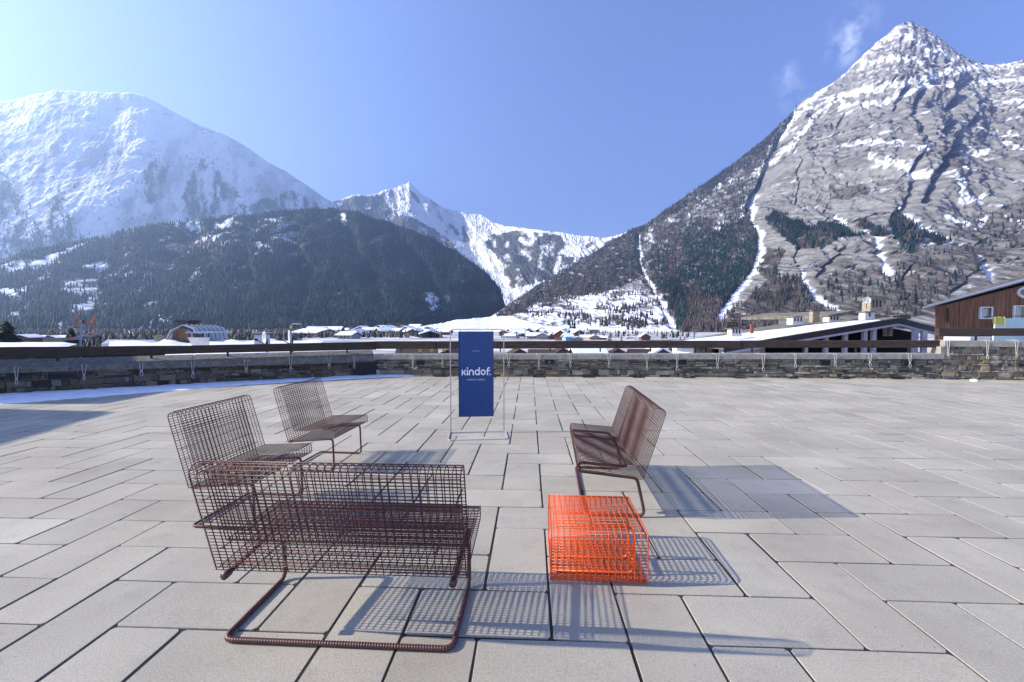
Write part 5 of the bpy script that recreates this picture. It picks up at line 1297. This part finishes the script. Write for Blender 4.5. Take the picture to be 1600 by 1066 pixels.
# ------------------------------------------------------------------ the village in the valley
def far_house(px, pyb, w, hpx, col, lab, D=None, depth=1.1, ori=0, roof_over=.12, group='houses of the village in the valley', rz=0.0, snowy=True):
    """gabled chalet; pyb foot pixel, w width px, hpx height px"""
    if D is None: D = (H-GZ)/max((pyb-510.0), 1.5)*F
    D = min(D, 760)
    c = np.array(P3(px, pyb, D)); c[2] = max(c[2], GZ) if False else c[2]
    W_ = w*D/F; Hh = hpx*D/F; dp = W_*depth; ze = Hh*.55
    root = empty('house', tuple(c), rz, lab, 'house', group)
    x = W_/2
    mb = MB()
    if ori == 0:   # gable to camera
        mb.add([(-x, 0, -6), (x, 0, -6), (x, 0, ze), (0, 0, Hh*.92), (-x, 0, ze), (-x, dp, -6), (x, dp, -6), (x, dp, ze), (0, dp, Hh*.92), (-x, dp, ze)], [(0, 1, 2, 3, 4), (9, 8, 7, 6, 5), (1, 6, 7, 2), (5, 0, 4, 9), (2, 7, 8, 3), (3, 8, 9, 4)])
    else:
        mb.add([(-x, 0, -6), (x, 0, -6), (x, 0, ze), (x, dp/2, Hh*.92), (x, dp, ze), (x, dp, -6), (-x, 0, ze), (-x, dp/2, Hh*.92), (-x, dp, ze), (-x, dp, -6)], [(0, 1, 2, 6), (1, 5, 4, 3, 2), (5, 9, 8, 4), (9, 0, 6, 7, 8), (2, 3, 7, 6), (3, 4, 8, 7)])
    mb.build('wall', M[col], root)
    mb = MB(); o = W_*roof_over; th = Hh*.06
    if ori == 0:
        s = (Hh*.92-ze)/x; zo = ze-s*o
        quad(mb, [(-x-o, -o, zo+th), (0, -o, Hh*.92+th), (0, dp+o, Hh*.92+th), (-x-o, dp+o, zo+th)], th); quad(mb, [(0.001, -o, Hh*.92+th), (x+o, -o, zo+th), (x+o, dp+o, zo+th), (0.001, dp+o, Hh*.92+th)], th)
        A_, B_ = [(-x-o, -o, zo), (0, -o, Hh*.92), (0, dp+o, Hh*.92), (-x-o, dp+o, zo)], [(0, -o, Hh*.92), (x+o, -o, zo), (x+o, dp+o, zo), (0, dp+o, Hh*.92)]
    else:
        s = (Hh*.92-ze)/(dp/2); zo = ze-s*o
        quad(mb, [(-x-o, -o, zo+th), (x+o, -o, zo+th), (x+o, dp/2, Hh*.92+th), (-x-o, dp/2, Hh*.92+th)], th); quad(mb, [(-x-o, dp/2+.001, Hh*.92+th), (x+o, dp/2+.001, Hh*.92+th), (x+o, dp+o, zo+th), (-x-o, dp+o, zo+th)], th)
        A_, B_ = [(-x-o, -o, zo), (x+o, -o, zo), (x+o, dp/2, Hh*.92), (-x-o, dp/2, Hh*.92)], [(-x-o, dp/2, Hh*.92), (x+o, dp/2, Hh*.92), (x+o, dp+o, zo), (-x-o, dp+o, zo)]
    mb.build('roof', M['wood_dark'], root)
    mb = MB(); st = Hh*.13
    for Q in (A_, B_):
        cq = sum(np.array(q) for q in Q)/4; Q2 = [cq+(np.array(q)-cq)*.985+np.array([0, 0, th+st+.02]) for q in Q]; quad(mb, Q2, st)
    if snowy: mb.build('snow_cover', M['snow_far'], root)
    if w >= 9:
        for k in (-.5, .05, .55):
            mb = MB(); mb.box(x*k-.05*W_, x*k+.05*W_, -.12, .05, Hh*.2, Hh*.36); mb.build('window', M['glass'], root)
    return root
HS = [(478, 527, 34, 9, 'h_ochre', 'long low hall with a snowy roof under the crane', 1), (505, 523.5, 36, 9, 'h_grey', 'grey hall with a wide snowy roof right of the crane mast', 1), (538, 530, 20, 8, 'h_grey', 'grey house right of the two snowy halls', 1), (551, 526.5, 13, 8, 'h_ochre', 'small ochre house left of the wooded gap', 0),
      (563, 521, 15, 8, 'h_white', 'white house with a bright snowy gable above the wooden beam', 0), (576, 522, 12, 6, 'h_brown', 'low brown house beside the bright snowy gable', 1), (600, 523, 17, 10, 'h_grey', 'grey gabled house left of the dark fir pair', 0), (592, 517, 12, 6, 'h_brown', 'brown house on the slope left of the dark fir pair', 0),
      (612, 517.5, 12, 6, 'h_brown', 'brown house on the slope right of the dark fir pair', 0), (634, 521, 14, 8, 'h_white', 'white house between the fir pair and the snow meadow', 0), (628, 515.5, 9, 5, 'h_ochre', 'tiny ochre house highest at the forest edge', 0), (646, 517, 13, 7, 'h_brown', 'brown house where the snow meadow begins', 1),
      (660, 523, 15, 6, 'h_white', 'wide white house below the snow meadow left of the banner', 1), (672, 528, 22, 8, 'wood_dark', 'near dark wooden roof just above the beam left of the banner', 0), (690, 523.5, 17, 6, 'h_brown', 'brown house half hidden left of the banner stand', 1), (683, 519.5, 10, 4.5, 'h_grey', 'little grey house behind the brown one left of the banner', 0),
      (700, 521, 9, 4.5, 'h_ochre', 'little ochre house touching the banner stand in the photo', 0), (787, 525, 12, 7, 'h_red', 'dark red house just right of the banner', 0), (797, 529, 16, 5, 'h_white', 'low white house right of the dark red one', 1), (806, 527, 10, 6, 'h_blue', 'pale blue house near the spruce pair', 0),
      (818, 526, 17, 6, 'h_brown', 'long brown house below the first bare tree', 1), (832, 530, 15, 6, 'h_ochre', 'ochre house with a snowy roof left of the green gables', 1), (836, 525.5, 11, 4, 'h_white', 'small white house beyond the ochre one', 1), (848, 531, 15, 8, 'h_grey', 'dark gabled house left of the tall thin spruce', 0),
      (862, 531, 12, 7, 'h_brown', 'brown gabled house under the tall thin spruce', 0), (876, 532, 16, 12, 'h_red', 'tall dark red chalet with balconies left of the blue house', 0), (890, 533, 11, 8, 'h_blue', 'bright blue house beside the tall dark red chalet', 1), (903, 533, 13, 5, 'h_grey', 'grey house right of the bright blue one', 0),
      (915, 530, 12, 4.5, 'h_white', 'low white house near the small round tree', 1), (929, 531, 14, 5, 'h_ochre', 'ochre house left of the lone spruce', 0), (942, 531, 10, 4, 'h_brown', 'low brown house beside the lone spruce', 1), (985, 531, 12, 4, 'h_white', 'white hut in the snow right of the lone spruce', 0), (1009, 532, 11, 8, 'h_red', 'red-brown hut with a pole in the open snow', 0)]
for px, pyb, w, h_, c_, lab, ori in HS:
    far_house(px, pyb, w*1.2, h_*1.35, c_, lab, ori=ori, rz=random.uniform(-.35, .35))
for k, (px, py, w, h_, lab) in enumerate(((32, 533.5, 22, 10, 'dark chalet roof right of the broad spruce'), (50, 533, 20, 8, 'dark house with patchy snow in the left row'), (68, 533.5, 20, 8, 'house with the larger snow patches in the left row'), (90, 533, 18, 8, 'house with a nearly bare roof left of the narrow spruce'))):
    far_house(px, py, w, h_, ['h_brown', 'h_grey', 'h_ochre', 'h_brown'][k], lab, D=95+12*k, ori=k % 2, rz=.2, group='dark houses behind the left snowy roof')
for k, (px, ty, w_, col, lab) in enumerate(((812, 546, 34, 'wood_dark', 'dark boarded roof under the railing right of the banner'), (845, 547.5, 30, 'h_grey', 'grey house under the railing behind the first wall light right of the banner'), (880, 545, 36, 'h_brown', 'brown chalet under the railing near the middle of the wall'), (924, 546, 40, 'wood_dark', 'dark barn with slanted pale roofs under the railing'),
        (966, 545.5, 36, 'wood_dark', 'long black shed under the railing left of the tilted bench'), (1002, 547, 26, 'h_brown', 'small brown house under the railing above the tilted bench'), (1034, 546.5, 34, 'h_red', 'reddish house under the railing right of the tilted bench'), (1068, 546, 26, 'h_grey', 'grey house under the railing beside the garage row'), (700, 547, 40, 'wood_dark', 'dark roof under the railing just left of the banner'), (650, 546, 46, 'wood_dark', 'dark roof under the yellow clamps'))):
    far_house(px, 573, w_*1.15, (573-ty)*1.07, col, lab, D=110, ori=k % 2, depth=.8, rz=random.uniform(-.2, .2), group='houses just below the middle wall', snowy=k in (3, 6))
proto_a = far_house(668, 519, 12, 8, 'h_brown', 'small snow-roofed house lost among the crowded far roofs of the village', ori=0, D=700, group='crowded far roofs')
proto_b = far_house(655, 519, 13, 8, 'h_grey', 'small snow-roofed house lost among the crowded far roofs of the village', ori=1, D=690, group='crowded far roofs')
for k in range(30):
    px = (random.uniform(540, 705) if k < 18 else random.uniform(782, 945)); D_ = random.uniform(430, 720)
    c_ = copy_tree(proto_a if k % 2 else proto_b); c_.location = ((px-800)/F*D_, D_, GZ); c_.rotation_euler = (0, 0, random.uniform(-.8, .8)); s_ = random.uniform(.7, 1.05); c_.scale = (s_, s_, s_)
# crane
root = empty('tower_crane', P3(508, 528, 430), 0, 'pale tower crane standing over the snowy halls', 'crane')
def lat(m, a, b, w, n):
    a = np.array(a); b = np.array(b); d = (b-a)/np.linalg.norm(b-a); s = np.cross(d, (0, 1, 0)); s = s/np.linalg.norm(s)*w; t = np.array([0, w, 0])
    cs = [s+t, -s+t, -s-t, s-t]
    for c_ in cs: m.tube([a+c_, b+c_], .14, 4)
    for k in range(n):
        p, q = a+(b-a)*k/n, a+(b-a)*(k+1)/n
        for i in range(4): m.tube([p+cs[i], q+cs[(i+1) % 4]], .09, 4)
part(root, 'mast', M['h_white'], lambda m: lat(m, P3(508, 528, 430), P3(507.5, 511.5, 430), .8, 8))
part(root, 'jib', M['h_white'], lambda m: lat(m, P3(486, 510.5, 430), P3(511.5, 511.2, 430), .45, 14))
part(root, 'counterweight', M['h_grey'], lambda m: bx(510, 512, 511.5, 514, 430, 1.2, m))
# village trees
for px, a, b, w, lab in ((605.5, 505, 522, 9, 'left and taller fir of the dark pair in the village'), (613.5, 509, 521, 9, 'right and lower fir of the dark pair in the village'), (797, 510.5, 524, 6, 'left spruce of the pair right of the banner'), (801.5, 510, 524, 6, 'right spruce of the pair right of the banner'),
                        (862.5, 513, 530, 5.5, 'tall thin spruce above the brown gabled house'), (953, 513.5, 533, 8, 'lone spruce standing in the open snow'), (971, 520, 533, 5.5, 'small dark fir right of the lone spruce'), (529, 512, 528, 9, 'bushy dark fir right of the crane'), (583, 511, 527, 8, 'dark fir in the middle of the village')):
    conifer(px, a, b, min((H-GZ)/(b-510)*F, 600), w, lab, ground=None, dens=.5)
for k, (px, a, b, w, lab) in enumerate(((827, 512, 524, 8, 'bare tree above the long brown house'), (852, 514, 525, 6, 'bare tree left of the tall thin spruce'), (888, 512, 521, 9, 'small round bare tree on the snow meadow'), (640, 508, 520, 9, 'bare tree at the left end of the snow meadow'), (590, 505, 518, 12, 'greyish bare tree on the village slope'), (548, 507, 522, 12, 'greyish bare tree above the small ochre house'), (621, 503, 516, 12, 'large bare tree on the upper edge of the village'), (917, 522, 530, 6, 'low bare tree beside the low white house'))):
    bare_tree(px, a, b, min((H-GZ)/(max(b, 514)-510)*F, 700), w, lab, seed=k)
# belt of bare trees and shrubs between the houses
def belt(n, box, dens, hr, cfun, name):
    px = RNG.uniform(box[0], box[1], n); D = RNG.uniform(*box[2:4], n); keep = RNG.uniform(0, 1, n) < dens(px, D); px, D = px[keep], D[keep]
    x = (px-800)/F*D; P = np.stack([x, D, np.full(len(px), GZ-.3)], 1); h = RNG.uniform(hr[0], hr[1], len(px))
    b_ = RNG.uniform(0, 1, len(px)) < cfun; c = np.where(b_[:, None], BARE, DARK)*RNG.uniform(.6, 1.4, (len(px), 1))
    forest(name, P, h, c, .26)
belt(3200, (430, 690, 380, 900), lambda p, d: .3+.5*(np.sin(p*.21+d*.02) > 0), (3, 8), .75, 'shrub_belt')
belt(420, (780, 1080, 330, 760), lambda p, d: .3+.5*(np.sin(p*.3+d*.03) > .3), (3, 7), .7, 'shrub_belt')
belt(3000, (-100, 470, 110, 420), lambda p, d: .75+0*p, (3.5, 7), .35, 'shrub_belt')
belt(1500, (-100, 470, 420, 900), lambda p, d: .8+0*p, (4, 9), .5, 'shrub_belt')
root = empty('dark_shed', P3(130, 566, 13.2), 0, 'dark boarded shed hard behind the shaded wall, filling the gap under the railing', 'shed')
part(root, 'wall', M['wood_dark'], lambda m: m.box(P3(52, 560, 13)[0], P3(212, 560, 13)[0], 13.1, 14.1, GZ, P3(0, 554, 13.1)[2]))
part(root, 'roof', M['black'], lambda m: m.box(P3(48, 560, 13)[0], P3(218, 560, 13)[0], 13.0, 14.3, P3(0, 554, 13.1)[2]+.003, P3(0, 551, 13.1)[2]))
